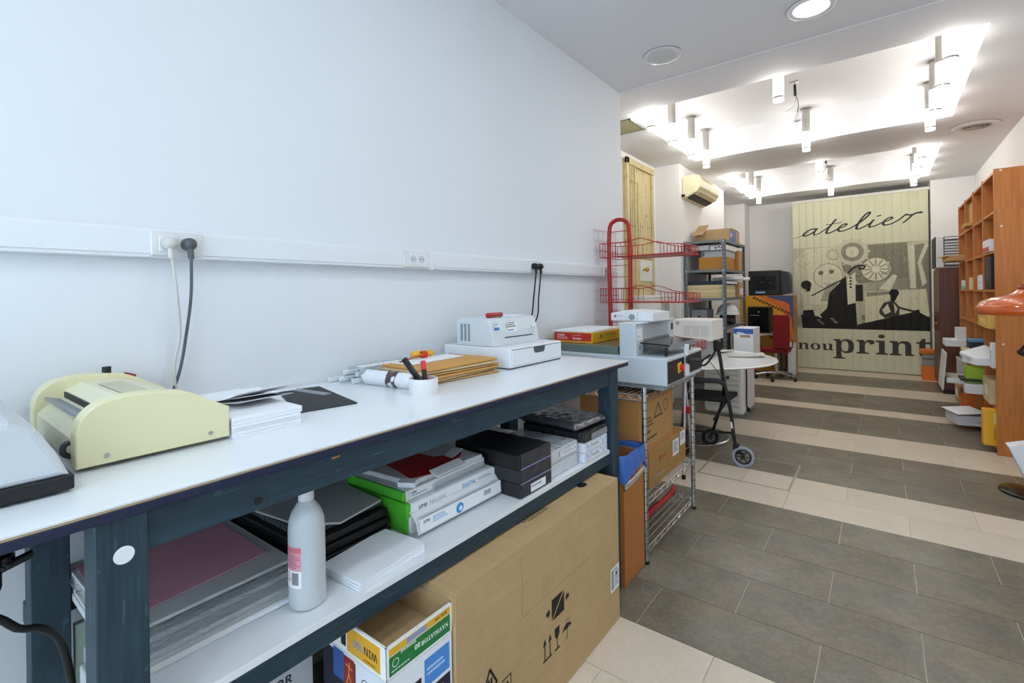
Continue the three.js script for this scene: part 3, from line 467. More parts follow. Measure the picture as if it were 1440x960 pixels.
// ---------- things on the lower shelf ----------
{
  // flat pile at the near end: boards in clear film, pink sheet on top
  const t = thing('board_pile', 'flat pile of white boards in clear film under a pink sheet on the lower shelf', 'board pile', [-1.33, S, -.38]);
  const lay = [[-1.57, -1.06, -.6, -.262, 0, .014, 0], [-1.55, -1.08, -.59, -.266, .014, .012, .01], [-1.56, -1.11, -.6, -.262, .026, .012, -.008]];
  for (const [a, b, c, d, y, h, r] of lay) bx(t, 'board', a, b, S + .0008 + y, S + y + h, c, d, mOffWhite, .002, [0, r, 0]);
  bx(t, 'film_sleeve', -1.57, -1.035, S + .0385, S + .042, -.6, -.25, mFilm, .0015);
  bx(t, 'grey_board', -1.56, -1.14, S + .042, S + .05, -.595, -.262, M(0xc9ccca, .7), .002, [0, .015, 0]);
  const p = prism(scene, 'pink_sheet', [[-1.185, -.268], [-1.215, -.568], [-1.52, -.568], [-1.52, -.27]], 'y', S + .052, S + .0535, mPink); tag(p, 'large pink sheet of paper on the board pile', 'paper');
  tag(bx(scene, 'white_tube', -1.075, -1.06, S + .001, S + .012, -.56, -.24, mWhite, .005, [0, -.04, 0]), 'thin white rolled strip at the front of the board pile', 'strip');
}
{
  const t = thing('black_folder_pile', 'pile of black covers under a grey folder in clear film behind the bottle', 'folders', [-1.33, S, -.77]);
  for (let i = 0; i < 3; i++) bx(t, 'black_cover', -1.56, -1.125 - .01 * i, S + .0008 + i * .022, S + i * .022 + .0215, -.88, -.615, i % 2 ? mBlack : M(0x1a1b1e, .4), .004, [0, .02 * i, 0]);
  bx(t, 'film_bag', -1.56, -1.17, S + .066, S + .086, -.88, -.63, M(0x4a4c4f, .25, 0, { bumpMap: tWrinkle, bumpScale: .004 }), .006, [0, .03, 0]);
  const g = prism(scene, 'grey_folder', [[-1.215, -.648], [-1.13, -.72], [-1.16, -.872], [-1.5, -.885], [-1.46, -.61]], 'y', S + .087, S + .0925, M(0xb9b9ba, .75), .001); tag(g, 'grey card folder lying on the black covers', 'folder');
}
{
  const at = [-1.027, S + .0008, -.57], t = thing('plastic_bottle', 'translucent white plastic bottle with pink label on the lower shelf', 'bottle', at);
  turned(t, 'body', [[0, 0], [.034, 0], [.038, .005], [.0385, .02], [.0385, .165], [.037, .185], [.031, .205], [.02, .222], [.0145, .228], [.0145, .236]], at, mBottle);
  turned(t, 'liquid', [[0, .003], [.036, .003], [.0365, .1], [0, .1]], at, new THREE.MeshPhysicalMaterial({ color: 0xe4ebf0, roughness: .05, transmission: .9, ior: 1.33, thickness: .05 }));
  turned(t, 'cap', [[0, .254], [.0155, .254], [.0165, .25], [.0165, .23], [.0145, .229]], at, mWhite);
  const lm = printMat(.05, .08, (x, w, h) => { fill(x, '#dc9aa8', 0, 0, w, h * .58); fill(x, '#d4727f', 0, 0, w, h * .14); scribble(x, w * .1, h * .18, w * .8, h * .36, 7, '#b25a6c'); fill(x, '#f3f3f3', 0, h * .58, w, h * .42); bars(x, w * .5, h * .62, w * .35, h * .3); scribble(x, w * .08, h * .64, w * .35, h * .26, 4, '#c2667a'); }, 256);
  const g = new THREE.CylinderGeometry(.0389, .0389, .088, 20, 1, true, -.45, 1.2); add(t, 'label', g, lm, [0, .096, 0]);
}
{
  const t = thing('paper_stack', 'low stack of white paper on the lower shelf between bottle and green boxes', 'paper', [-1.04, S, -.765], .05);
  for (let i = 0; i < 3; i++) bx(t, 'sheaf', -1.115, -.968, S + .0008 + i * .0065, S + .0004 + i * .0065 + .006, -.865, -.655, mPaper, .0008, [0, .02 * i, 0]);
  tag(add(scene, 'loose_sheet', gBox(.15, .001, .215), mPaper, [-1.045, S + .0205, -.762], [0, .12, 0]), 'single white sheet askew on the low paper stack on the lower shelf', 'paper');
}
{ // green and white paper cartons
  const side = (a, b) => (x, w, h) => { fill(x, '#eef0f1', 0, 0, w, h); words(x, 'UPM', w * .05, h * .5, h * .45, '#223'); words(x, a, w * .17, h * .5, h * .42, '#667', ''); words(x, 'DIGITAL', w * .55, h * .45, h * .5, '#3d7fc2', 'bold italic'); scribble(x, w * .76, h * .3, w * .2, h * .3, 2, '#889'); };
  const c1 = thing('paper_carton', 'white paper carton with curled flap and green end at the bottom of its stack', 'carton', [-1.2, S, -1.09]);
  bx(c1, 'body', -1.37, -1.072, S + .0008, S + .05, -1.266, -.905, M(0xdfe1e2, .6), .003); bx(c1, 'green_end', -1.36, -1.08, S + .002, S + .048, -.9055, -.897, mGreen, .002);
  const fl = prism(c1, 'curled_flap', [[-1.075, S + .068], [-1.06, S + .066], [-1.038, S + .042], [-1.034, S + .012], [-1.037, S + .012], [-1.042, S + .04], [-1.062, S + .063], [-1.075, S + .065]], 'z', -1.268, -.9, mWhite);
  print(c1, 'print', [-Math.PI / 2, 0, 0], [-1.049, S + .0553, -1.084], .02, .35, (x, w, h) => { x.translate(w, 0); x.rotate(Math.PI / 2); fill(x, '#f2f3f4', 0, 0, h, w); }, 64).visible = true;
  print(c1, 'print', [0, Math.PI / 2, 0], [-1.033, S + .035, -1.084], .36, .038, (x, w, h) => { fill(x, '#f1f2f3', 0, 0, w, h); words(x, 'UPM', w * .04, h * .3, h * .3, '#223'); scribble(x, w * .14, h * .2, w * .16, h * .5, 3, '#6b9fd4'); x.fillStyle = '#3f93d8'; x.beginPath(); x.arc(w * .45, h * .6, h * .42, 0, 7); x.fill(); x.fillStyle = '#dceaf5'; x.beginPath(); x.arc(w * .46, h * .66, h * .2, 0, 7); x.fill(); bars(x, w * .76, h * .25, w * .09, h * .4, '#777'); }, 512);
  const c2 = thing('paper_carton', 'flat white and green paper carton lettered along its long side, middle of its stack', 'carton', [-1.2, S + .068, -1.09]);
  bx(c2, 'body', -1.36, -1.065, S + .0505, S + .092, -1.266, -.905, M(0xe9ebec, .55), .003); bx(c2, 'green_end', -1.355, -1.07, S + .052, S + .091, -.906, -.89, mGreen, .003);
  print(c2, 'print', '+x', [-1.0643, S + .072, -1.09], .36, .034, side('EXCLUSIVE', 1), 512);
  const c3 = thing('paper_carton', 'white and green paper carton in torn grey wrap under the red print', 'carton', [-1.21, S + .092, -1.08], .03);
  bx(c3, 'body', -1.36, -1.09, S + .0925, S + .122, -1.25, -.9, M(0xd9dcdb, .6), .003); bx(c3, 'green_end', -1.355, -1.095, S + .094, S + .121, -.901, -.89, mGreen, .003);
  print(c3, 'print', '+x', [-1.0893, S + .108, -.96], .1, .024, (x, w, h) => { fill(x, '#eef0f1', 0, 0, w, h); words(x, 'UPM', w * .06, h * .35, h * .4, '#223'); scribble(x, w * .06, h * .65, w * .7, h * .2, 1, '#3d7fc2'); }, 160);
  bx(c3, 'torn_wrap', -1.095, -1.07, S + .096, S + .11, -1.24, -1.0, mFilm, .004, [0, 0, -.3]);
  const c4 = thing('red_printed_cover', 'red and white printed wrapper with torn flaps on top of the green cartons', 'wrapper', [-1.22, S + .122, -1.08]);
  prism(c4, 'white_sheet', [[-1.1, -.93], [-1.09, -1.235], [-1.38, -1.25], [-1.37, -.91]], 'y', S + .1225, S + .138, M(0xd5d7d8, .6), .003);
  prism(c4, 'red_panel', [[-1.12, -.945], [-1.095, -1.0], [-1.13, -1.17], [-1.16, -1.21], [-1.2, -1.12], [-1.36, -1.1], [-1.36, -.99], [-1.2, -.965]], 'y', S + .138, S + .1395, M(0xa91a1d, .4));
  bx(c4, 'torn_flap', -1.105, -1.07, S + .1395, S + .1435, -1.14, -1.005, mWhite, .001, [0, .05, -.35]); bx(c4, 'torn_flap', -1.19, -1.15, S + .139, S + .142, -1.22, -1.12, mWhite, .001, [.1, .3, 0]); bx(c4, 'torn_flap', -1.14, -1.085, S + .124, S + .139, -.945, -.918, mWhite, .001, [.15, .4, 0]);
}
{ // three black packs
  const sp = [0, .05, .1].map(y => y);
  ['bottom pack with white label in the stack of black covers', 'middle pack in the stack of black covers', 'top pack in the stack of black covers'].forEach((n, i) => {
    const t = thing('black_cover_pack', n + ' on the lower shelf', 'cover pack', [-1.1, S + i * .049, -1.37]);
    bx(t, 'pack', -1.25, -.957, S + i * .049 + .0005, S + i * .049 + .0485, -1.462 + .003 * i, -1.275 + .003 * i, i === 2 ? mBlack : M(0x26272b, .3), .004);
    bx(t, 'shiny_side', -.9575, -.956, S + i * .049 + .003, S + i * .049 + .045, -1.458, -1.28, M(0x3a3b42, .18, 0, { bumpMap: tWrinkle, bumpScale: .003 }));
    if (!i) print(t, 'label', '+x', [-.9548, S + .022, -1.375], .09, .028, (x, w, h) => { fill(x, '#eceef0', 0, 0, w, h); scribble(x, 8, h * .3, w * .85, h * .3, 1, '#556'); }, 128);
    else bx(t, 'edge_line', -.9572, -.9555, S + i * .049 - .001, S + i * .049 + .0016, -1.46, -1.278, M(0x9b98c8, .4));
  });
}
{
  ['lower white ream in clear film beside the black packs', 'upper white ream with grey label beside the black packs'].forEach((n, i) => {
    const t = thing('paper_ream', n + ' on the lower shelf', 'ream', [-1.1, S + i * .05, -1.59]);
    bx(t, 'ream', -1.25, -.972, S + i * .05 + .0005, S + i * .05 + .049, -1.675, -1.485, M(0xf1f0f2, .6), .004);
    bx(t, 'film', -1.252, -.969, S + i * .05 + .001, S + i * .05 + .0495, -1.676, -1.483, mFilm, .004);
    if (i) print(t, 'label', '+x', [-.9675, S + .076, -1.6], .12, .022, (x, w, h) => { fill(x, '#ececf0', 0, 0, w, h); scribble(x, w * .1, h * .25, w * .8, h * .5, 2, '#99a'); fill(x, '#223', w * .9, h * .2, 5, h * .5); }, 160);
  });
  ['bottom', 'second'].forEach((n, i) => {
    const t = thing('paper_ream', n + ' blue and white printed ream under the black wrapped packs', 'ream', [-1.1, S + i * .04, -1.78]);
    bx(t, 'ream', -1.25, -.948, S + i * .04 + .0005, S + i * .04 + .0395, -1.888, -1.692, M(0xdfe4ee, .5), .004);
    print(t, 'print', '+x', [-.9472, S + i * .04 + .02, -1.79], .18, .032, (x, w, h) => { fill(x, '#e8ebf3', 0, 0, w, h); for (let k = 0; k < 14; k++) { x.fillStyle = k % 2 ? '#9db5e2' : '#c9d6ee'; x.beginPath(); x.moveTo(k * w / 14, 0); x.lineTo((k + 1) * w / 14, h * ((k % 3) / 3)); x.lineTo((k + .5) * w / 14, h); x.fill(); } fill(x, '#eef0f6', w * .25, h * .25, w * .5, h * .5); scribble(x, w * .28, h * .35, w * .4, h * .3, 2, '#223'); }, 200);
  });
  const a = thing('wrapped_pack', 'black pack in crinkled grey film on the blue and white reams', 'wrapped pack', [-1.1, S + .08, -1.78]);
  bx(a, 'pack', -1.25, -.948, S + .0805, S + .122, -1.89, -1.69, M(0x2c2d30, .25, 0, { bumpMap: tWrinkle, bumpScale: .006 }), .006); bx(a, 'grey_band', -.9485, -.9465, S + .084, S + .108, -1.885, -1.75, M(0x8d9096, .3));
  const b = thing('wrapped_pack', 'topmost black pack in loose shiny clear film near the far bench leg', 'wrapped pack', [-1.12, S + .122, -1.77], -.06);
  bx(b, 'pack', -1.26, -.975, S + .1225, S + .152, -1.9, -1.69, mBlack, .008);
  const g = new THREE.PlaneGeometry(.31, .24, 30, 24), p = g.attributes.position; for (let i = 0; i < p.count; i++) { const u = p.getX(i), v = p.getY(i), e = Math.max(Math.abs(u) / .155, Math.abs(v) / .12); p.setZ(i, .004 + .012 * Math.abs(n16(u * 60 + 5, v * 60 + 9) - .5) - (e > .9 ? .02 * (e - .9) / .1 : 0)); } g.computeVertexNormals();
  add(b, 'loose_film', g, M(0x5f6066, .2, .35, { side: THREE.DoubleSide }), [.003, .031, -.02], [-Math.PI / 2, 0, 0]); 
}

// ---------- under the bench ----------
{
  const x1 = -.864, x0 = -1.36, h = .568, z0 = -1.81, z1 = -.868;
  const t = thing('cardboard_box', 'large brown cardboard box with black handling symbols under the bench', 'box', [-1.11, 0, -1.34]);
  bx(t, 'body', x0, x1, 0, h - .004, z0, z1, mCard, .003);
  bx(t, 'top_flap', x0, x1, h - .004, h, z0, z1, mCard, .002);
  bx(t, 'side_flap', x0, x1 - .002, h - .075, h - .006, z1, z1 + .004, mCard, .001);
  add(t, 'hand_hole', new THREE.CylinderGeometry(.02, .02, .001, 28), mBlack, [-.945 + 1.11, h + .0006, -1.66 + 1.34]).scale.set(.8, 1, 1.25);
  const ink = '#191713';
  const bg = '#bb9c6f';
  join(t, 'crease', [gBar(x1 - .001, x1 + .0006, .358, .54, -1.1505, -1.149), gBar(x1 - .001, x1 + .0006, .3555, .357, -1.56, -1.15)], M(0xa98a5c, .9));
  const S2 = (gs, y, z) => join(t, 'handling_symbol', gs.map(s => { const sh = new THREE.Shape(); s.forEach(([a, b], i) => i ? sh.lineTo(a, b) : sh.moveTo(a, b)); const g = new THREE.ExtrudeGeometry(sh, { depth: .0006, bevelEnabled: false }); g.rotateY(Math.PI / 2); g.translate(x1 - .0001, y, z); return g; }), M(ink, .8));
  const bar = (a, b, w = .003) => { const dx = b[0] - a[0], dy = b[1] - a[1], l = Math.hypot(dx, dy), nx = -dy / l * w / 2, ny = dx / l * w / 2; return [[a[0] + nx, a[1] + ny], [b[0] + nx, b[1] + ny], [b[0] - nx, b[1] - ny], [a[0] - nx, a[1] - ny]]; };
  const arrow = dx => [bar([dx, 0], [dx, .05], .005), [[dx - .01, .046], [dx + .01, .046], [dx, .068]]];
  // shape x runs towards -z on this face
  S2([...arrow(.0), ...arrow(.03), bar([-.01, -.002], [.04, -.002], .006)], .158, -1.265);
  S2([[[-.015, .07], [.015, .07], [.014, .046], [.005, .034], [-.005, .034], [-.014, .046]], bar([0, .036], [0, .004], .004), bar([-.015, 0], [.015, 0], .006)], .154, -1.338);
  S2([[[-.03, .034], [-.02, .048], [0, .055], [.02, .048], [.03, .034], [.016, .038], [0, .034], [-.016, .038]], bar([0, .036], [0, .005], .003), bar([0, .005], [-.007, .003], .003), ...[-.006, .006, .018].map(a => bar([a, .06], [a + .006, .068], .002))], .15, -1.4);
  S2([[[-.038, .034], [.033, .034], [-.038, -.03]], [[.038, -.034], [-.033, -.034], [.038, .03]]], .292, -1.346);
  S2([[[-.012, -.007], [0, -.007], [0, -.016], [.011, 0], [0, .016], [0, .007], [-.012, .007]]], .294, -1.288); S2([[[.012, -.007], [0, -.007], [0, -.016], [-.011, 0], [0, .016], [0, .007], [.012, .007]]], .293, -1.403);
  S2([bar([-.03, 0], [0, .052], .007), bar([0, .052], [.03, 0], .007), bar([-.03, 0], [.03, 0], .007), [[-.01, .01], [-.002, .01], [-.002, .026], [-.01, .026]], [[.002, .01], [.01, .01], [.01, .026], [.002, .026]]], .245, -.998);
  S2([bar([-.02, -.02], [-.02, .03], .003), bar([.02, -.02], [.02, .03], .003), bar([-.02, .03], [.02, .03], .003), [[-.008, 0], [.01, .012], [.002, .02]]], .2, -1.07);
  print(t, 'shipping_label', '+x', [x1 + .0007, .182, -1.768], .075, .094, (x, w, h2) => { fill(x, '#eef0f3', 0, 0, w, h2); bars(x, w * .1, h2 * .1, w * .25, h2 * .8, '#445'); scribble(x, w * .45, h2 * .1, w * .45, h2 * .8, 9, '#556'); fill(x, '#111', w * .6, h2 * .3, w * .2, h2 * .12); }, 200);
  const tl = print(t, 'top_print', '+y', [-.955, h + .0006, -1.33], .05, .17, (x, w, h2) => { fill(x, '#bd9f72', 0, 0, w, h2); x.translate(w, 0); x.rotate(Math.PI / 2); scribble(x, 6, w * .15, h2 * .9, w * .7, 4, '#2a251c'); }, 200);
}
{ // paper cartons beside the big box
  const x1 = -.872, x0 = -1.125, z0 = -.864, z1 = -.662, y0 = .475, y1 = .548;
  const low = thing('paper_carton', 'closed navy and white paper carton with blue panel under the open one', 'carton', [-1, 0, -.76]);
  bx(low, 'body', x0, x1, 0, y0 - .001, z0, z1, M(0xe4e7ec, .5), .003);
  print(low, 'print', '+x', [x1 + .0006, (y0 - .001) / 2, (z0 + z1) / 2], z1 - z0 - .006, y0 - .008, (x, w, h) => { fill(x, '#eceef2', 0, 0, w, h); fill(x, '#1b1d33', w * .03, h * .1, w * .46, h * .9); fill(x, '#4a8fdd', w * .54, h * .03, w * .42, h * .14); fill(x, '#1b1d33', w * .54, h * .19, w * .43, h * .8); scribble(x, w * .58, h * .08, w * .34, h * .05, 2, '#cfe2f8'); x.strokeStyle = '#eef'; x.lineWidth = 4; x.beginPath(); x.moveTo(w * .08, h * .24); x.bezierCurveTo(w * .12, h * .12, w * .2, h * .14, w * .16, h * .22); x.bezierCurveTo(w * .2, h * .14, w * .28, h * .12, w * .26, h * .2); x.bezierCurveTo(w * .3, h * .12, w * .4, h * .1, w * .42, h * .16); x.stroke(); scribble(x, w * .58, h * .22, w * .34, h * .04, 1, '#fff'); fill(x, '#f4f5f8', w * .58, h * .3, w * .3, h * .1); bars(x, w * .6, h * .31, w * .26, h * .08); }, 480);
  print(low, 'print', '+z', [(x0 + x1) / 2, .4, z1 + .0006], x1 - x0 - .006, .14, (x, w, h) => { fill(x, '#e9ecf1', 0, 0, w, h); fill(x, '#15172a', 0, h * .05, w * .55, h); fill(x, '#31599c', w * .18, 0, w * .18, h * .5); fill(x, '#9a2323', w * .36, h * .02, w * .17, h * .55); x.strokeStyle = '#e7a63a'; x.lineWidth = 5; x.beginPath(); x.moveTo(w * .45, h * .1); x.lineTo(w * .44, h * .3); x.lineTo(w * .4, h * .5); x.moveTo(w * .44, h * .3); x.lineTo(w * .49, h * .48); x.moveTo(w * .39, h * .16); x.lineTo(w * .5, h * .2); x.stroke(); x.lineWidth = 3; x.strokeStyle = '#223'; x.beginPath(); x.arc(w * .7, h * .3, h * .1, 0, 7); x.stroke(); words(x, '4', w * .7, h * .3, h * .12, '#223', 'bold', 'sans-serif', 'center'); scribble(x, w * .6, h * .55, w * .3, h * .12, 1, '#223'); }, 360);
  const up = thing('open_paper_carton', 'open yellow and green paper carton tray on the navy carton', 'carton', [-1, y0, -.76]);
  const mIn = mCard, k = .004;
  bx(up, 'bottom', x0, x1, y0, y0 + .004, z0, z1, mIn); bx(up, 'front_wall', x1 - k, x1, y0, y1, z0, z1, mWhite); bx(up, 'inner_liner', x1 - k - .001, x1 - k, y0, y1 - .001, z0, z1, mIn);
  bx(up, 'end_wall', x0, x1, y0, y1, z1 - k, z1, mWhite); bx(up, 'inner_liner', x0, x1, y0, y1 - .001, z1 - k - .001, z1 - k, mIn); bx(up, 'end_wall', x0, x1, y0, y1, z0, z0 + k, mIn); bx(up, 'back_wall', x0, x0 + k, y0, y1, z0, z1, mIn);
  print(up, 'print', '+x', [x1 + .0006, (y0 + y1) / 2, (z0 + z1) / 2], z1 - z0 - .002, y1 - y0 - .002, (x, w, h) => { fill(x, '#f4f5f2', 0, 0, w, h); fill(x, '#e8b12a', w * .03, h * .08, w * .94, h * .24); fill(x, '#1f7a3d', w * .03, h * .34, w * .94, h * .6); fill(x, '#8a9bd0', w * .28, h * .12, w * .3, h * .17); x.save(); x.translate(w / 2, h * .6); x.rotate(Math.PI); words(x, 'NAVIGATOR', -w * .44, -h * .04, h * .2, '#f2f5ee', 'bold', 'serif'); words(x, '80', w * .02, 0, h * .22, '#f2f5ee'); words(x, 'Universal', w * .08, h * .2, h * .14, '#f2f5ee'); words(x, 'NIM 100', -w * .42, h * .4, h * .14, '#3a2d10'); x.restore(); x.strokeStyle = '#f2f5ee'; x.lineWidth = 4; x.beginPath(); x.arc(w * .12, h * .6, h * .12, 0, 7); x.stroke(); scribble(x, w * .06, h * .8, w * .35, h * .08, 1, '#d5e4d5'); }, 480);
  print(up, 'print', '+z', [(x0 + x1) / 2, (y0 + y1) / 2, z1 + .0006], x1 - x0 - .002, y1 - y0 - .002, (x, w, h) => { fill(x, '#f4f4f0', 0, 0, w, h); fill(x, '#e9ac22', w * .42, h * .08, w * .5, h * .84); fill(x, '#1a1a18', w * .32, h * .02, w * .08, h * .8); fill(x, '#e3c34c', w * .05, h * .1, w * .26, h * .5); x.save(); x.translate(w * .7, h * .5); x.rotate(Math.PI); words(x, 'WIN', -w * .18, 0, h * .34, '#1b1b1b'); words(x, '100', w * .02, 0, h * .36, '#6f8fc9'); x.restore(); scribble(x, w * .68, h * .78, w * .2, h * .1, 1, '#6b5212'); }, 360);
  const g = thing('storage_carton', 'grey white lettered carton deep under the bench behind the open carton', 'carton', [-1.3, 0, -.55]);
  bx(g, 'body', -1.5, -1.15, 0, .45, -.65, -.42, M(0xc4c7cb, .6), .003); print(g, 'print', '+x', [-1.1494, .4, -.55], .18, .05, (x, w, h) => { fill(x, '#c4c7cb', 0, 0, w, h); words(x, 'VIGATOR', 4, h * .5, h * .6, '#23262b', 'bold', 'sans-serif', 'left', w * .95); }, 200);
  const a = thing('green_paper_bundle', 'white pack with crumpled green wrapping under the near end of the shelf', 'paper pack', [-1.3, 0, -.3]);
  bx(a, 'pack', -1.5, -1.13, 0, .47, -.415, -.27, M(0xdfe4e2, .6), .004);
  const cg = new THREE.IcosahedronGeometry(1, 4), cp = cg.attributes.position; for (let i = 0; i < cp.count; i++) { const q = 1 + .25 * (n16(cp.getX(i) * 5 + 8, cp.getY(i) * 5 + cp.getZ(i) * 4) - .5); cp.setXYZ(i, cp.getX(i) * .11 * q, cp.getY(i) * .025 * q, cp.getZ(i) * .08 * q); } cg.computeVertexNormals(); add(a, 'green_wrap', cg, M(0x2f7d54, .45), [.07, .483, -.05]);
  const bd = thing('greenish_board', 'pale green board leaning upright under the bench by the rear leg', 'board', [-1.45, 0, -.3]);
  bx(bd, 'board', -1.53, -1.51, 0, .56, -.43, -.265, M(0xa9b8ac, .6), .002); bx(bd, 'label', -1.5105, -1.5085, .42, .5, -.36, -.28, mWhite);
}
{ // black thing and cable at the far left
  const t = thing('black_clamp', 'black clamp lever hanging under the near end of the worktop', 'clamp', [-1.3, .75, -.1]);
  rod(t, 'post', [-1.3, .984, -.115], [-1.3, .85, -.115], .016, mBlack); join(t, 'knob', [gAt(new THREE.SphereGeometry(.024, 20, 16), -1.3, .845, -.122), gAt(new RoundedBoxGeometry(.03, .05, .04, 2, .01), -1.3, .86, -.12)], mBlackGloss); rod(t, 'lever', [-1.3, .822, -.11], [-1.3, .838, -.17], .008, mBlack); join(t, 'jaw', [gAt(new RoundedBoxGeometry(.03, .05, .04, 2, .012), -1.3, .81, -.108)], mBlack);
  tag(join(scene, 'power_cord', [gTube([[-1.3, .79, -.05], [-1.3, .738, -.122], [-1.3, .703, -.15], [-1.305, .688, -.178], [-1.31, .65, -.205], [-1.31, .5, -.228], [-1.31, .25, -.235], [-1.31, .0075, -.24]], .007, 60)], mBlack), 'thick black cable sagging past the rear bench leg', 'cable');
}

// ---------- waste bin, wire rack and what it carries ----------
{
  const t = thing('cardboard_bin', 'tall brown cardboard bin with blue bag liner between bench and wire rack', 'bin', [-1.1, 0, -2.1]);
  const x0 = -1.27, x1 = -.928, z0 = -2.228, z1 = -2.0;
  const m = M(0xf0ba86, .8, 0, { map: tCard });
  bx(t, 'front_wall', x1 - .006, x1, 0, .56, z0, z1, m, .002); bx(t, 'back_wall', x0, x0 + .006, 0, .56, z0, z1, m, .002); bx(t, 'side_wall', x0, x1, 0, .56, z1 - .006, z1, m, .002); bx(t, 'side_wall', x0, x1, 0, .56, z0, z0 + .006, m, .002); bx(t, 'bottom', x0, x1, 0, .006, z0, z1, m);
  tube(t, 'tape_band', [[x1 + .001, .44, z1], [x1 + .006, .455, (z0 + z1) / 2], [x1 + .001, .47, z0]], .008, M(0xa39d8e, .4), 20); tube(t, 'tape_band', [[x1 + .001, .455, z1], [x1 + .008, .468, (z0 + z1) / 2], [x1 + .001, .48, z0]], .007, M(0xb5b0a2, .3), 20);
  const o = .004, pos = [], idx = [], R = [[x1 + o, z1 + o], [x1 + o, z0 - o], [x0 - o, z0 - o], [x0 - o, z1 + o]], N = 10, prof = (s, c) => [[.5 - .03 * n16(s * 7, c + 1) + (c === 0 ? .03 * s - .01 : 0), .006], [.565, .005], [.582 + .012 * n16(s * 5, c), .002], [.58, -.006], [.5, -.012], [.2, -.02]];
  for (let c = 0; c < 4; c++) for (let i = 0; i < N; i++) { const s = i / N, a = R[c], b = R[(c + 1) % 4], px = a[0] + (b[0] - a[0]) * s, pz = a[1] + (b[1] - a[1]) * s, cx = (x0 + x1) / 2, cz = (z0 + z1) / 2, l = Math.hypot(px - cx, pz - cz); for (const [y, k] of prof(s, c)) { const w = k + .003 * Math.sin(i * 2.1 + c + y * 40); pos.push(px + (px - cx) / l * w + 1.1, y, pz + (pz - cz) / l * w + 2.1); } }
  const n = 4 * N, q = 6; for (let i = 0; i < n; i++) for (let j = 0; j < q - 1; j++) { const a = i * q + j, b = ((i + 1) % n) * q + j; idx.push(a, b, a + 1, b, b + 1, a + 1); }
  const g = new THREE.BufferGeometry(); g.setAttribute('position', new THREE.Float32BufferAttribute(pos, 3)); g.setIndex(idx); g.computeVertexNormals(); mBlueBag.side = THREE.DoubleSide; add(t, 'blue_bag', g, mBlueBag).userData.label = 'blue plastic bag folded over the rim';
}
const RK = { x0: -1.42, x1: -.93, z0: -2.99, z1: -2.25, top: .826 };
{
  const t = thing('wire_rack', 'chrome wire shelving rack carrying the paper cutter beyond the bench', 'rack', [-1.17, 0, -2.62]);
  for (const x of [RK.x0, RK.x1]) for (const z of [RK.z0, RK.z1]) { const p = rod(t, 'post', [x, .012, z], [x, .855, z], .0125, mChrome, 16); join(p, 'groove_ring', Array.from({ length: 20 }, (_, i) => gRod([x, .06 + i * .038, z], [x, .063 + i * .038, z], .0132, 12)), mDarkGrey); rod(p, 'foot', [x, 0, z], [x, .014, z], .015, mBlack, 14); }
  for (const y of [.812, .3, .07]) {
    const gs = [], e = .012; const R = [[RK.x0, RK.z0], [RK.x1, RK.z0], [RK.x1, RK.z1], [RK.x0, RK.z1]];
    for (let i = 0; i < 4; i++) { const a = R[i], b = R[(i + 1) % 4]; for (const dy of [0, -.026]) gs.push(gRod([a[0], y + dy, a[1]], [b[0], y + dy, b[1]], .0032, 6)); const n = 16; for (let k = 0; k < n; k++) { const s = k / n, s2 = (k + 1) / n, u = k % 2 ? 0 : -.026, v = k % 2 ? -.026 : 0; gs.push(gRod([a[0] + (b[0] - a[0]) * s, y + u, a[1] + (b[1] - a[1]) * s], [a[0] + (b[0] - a[0]) * s2, y + v, a[1] + (b[1] - a[1]) * s2], .0024, 6)); } }
    const sh = join(t, 'shelf_frame', gs, mChrome);
    for (let i = 1; i < 16; i++) { const x = RK.x0 + (RK.x1 - RK.x0) * i / 16; rod(sh, 'wire', [x, y + .003, RK.z0], [x, y + .003, RK.z1], .0022, mChrome, 6); }
  }
  const Y = .3055;
  const lo = thing('cardboard_box', 'small pale cardboard box with white labels on the middle rack shelf', 'box', [-1.1, Y, -2.66]);
  bx(lo, 'body', -1.25, -.962, Y, Y + .19, -2.955, -2.385, M(0xe7cfa2, .85, 0, { map: tCard }), .004);
  print(lo, 'white_label', '+x', [-.9612, Y + .12, -2.78], .1, .09, (x, w, h) => { fill(x, '#eef0f2', 0, 0, w, h); scribble(x, w * .12, h * .15, w * .7, h * .7, 6, '#445'); }, 96); print(lo, 'white_label', '+x', [-.9612, Y + .145, -2.9], .09, .08, (x, w, h) => { fill(x, '#eef0f2', 0, 0, w, h); scribble(x, w * .12, h * .15, w * .7, h * .5, 4, '#668'); }, 96); join(lo, 'red_print', [gBar(-.9622, -.9612, Y + .118, Y + .128, -2.62, -2.52), gBar(-.9622, -.9612, Y + .105, Y + .14, -2.53, -2.52)], M(0xa8452f, .8)); bx(lo, 'clear_tape', -.963, -.9612, Y + .03, Y + .05, -2.6, -2.42, mFilm);
  const hi = thing('cardboard_box', 'brown cardboard box with recycling mark stacked on the pale box in the wire rack', 'box', [-1.1, Y + .19, -2.55]);
  bx(hi, 'body', -1.3, -.968, Y + .19, .783, -2.76, -2.275, mCardOrange, .004);
  print(hi, 'print', '+x', [-.9672, .64, -2.53], .4, .22, (x, w, h) => { fill(x, '#b98d55', 0, 0, w, h); x.strokeStyle = '#3a2614'; x.lineWidth = 7; x.beginPath(); x.moveTo(w * .5, h * .12); x.lineTo(w * .64, h * .42); x.lineTo(w * .36, h * .42); x.closePath(); x.stroke(); x.lineWidth = 4; x.beginPath(); x.arc(w * .78, h * .25, h * .14, 0, 7); x.stroke(); scribble(x, w * .06, h * .35, w * .25, h * .25, 3, '#3a2614'); scribble(x, w * .06, h * .66, w * .2, h * .12, 1, '#3a2614'); scribble(x, w * .06, h * .82, w * .5, h * .1, 1, '#3a2614'); }, 320);
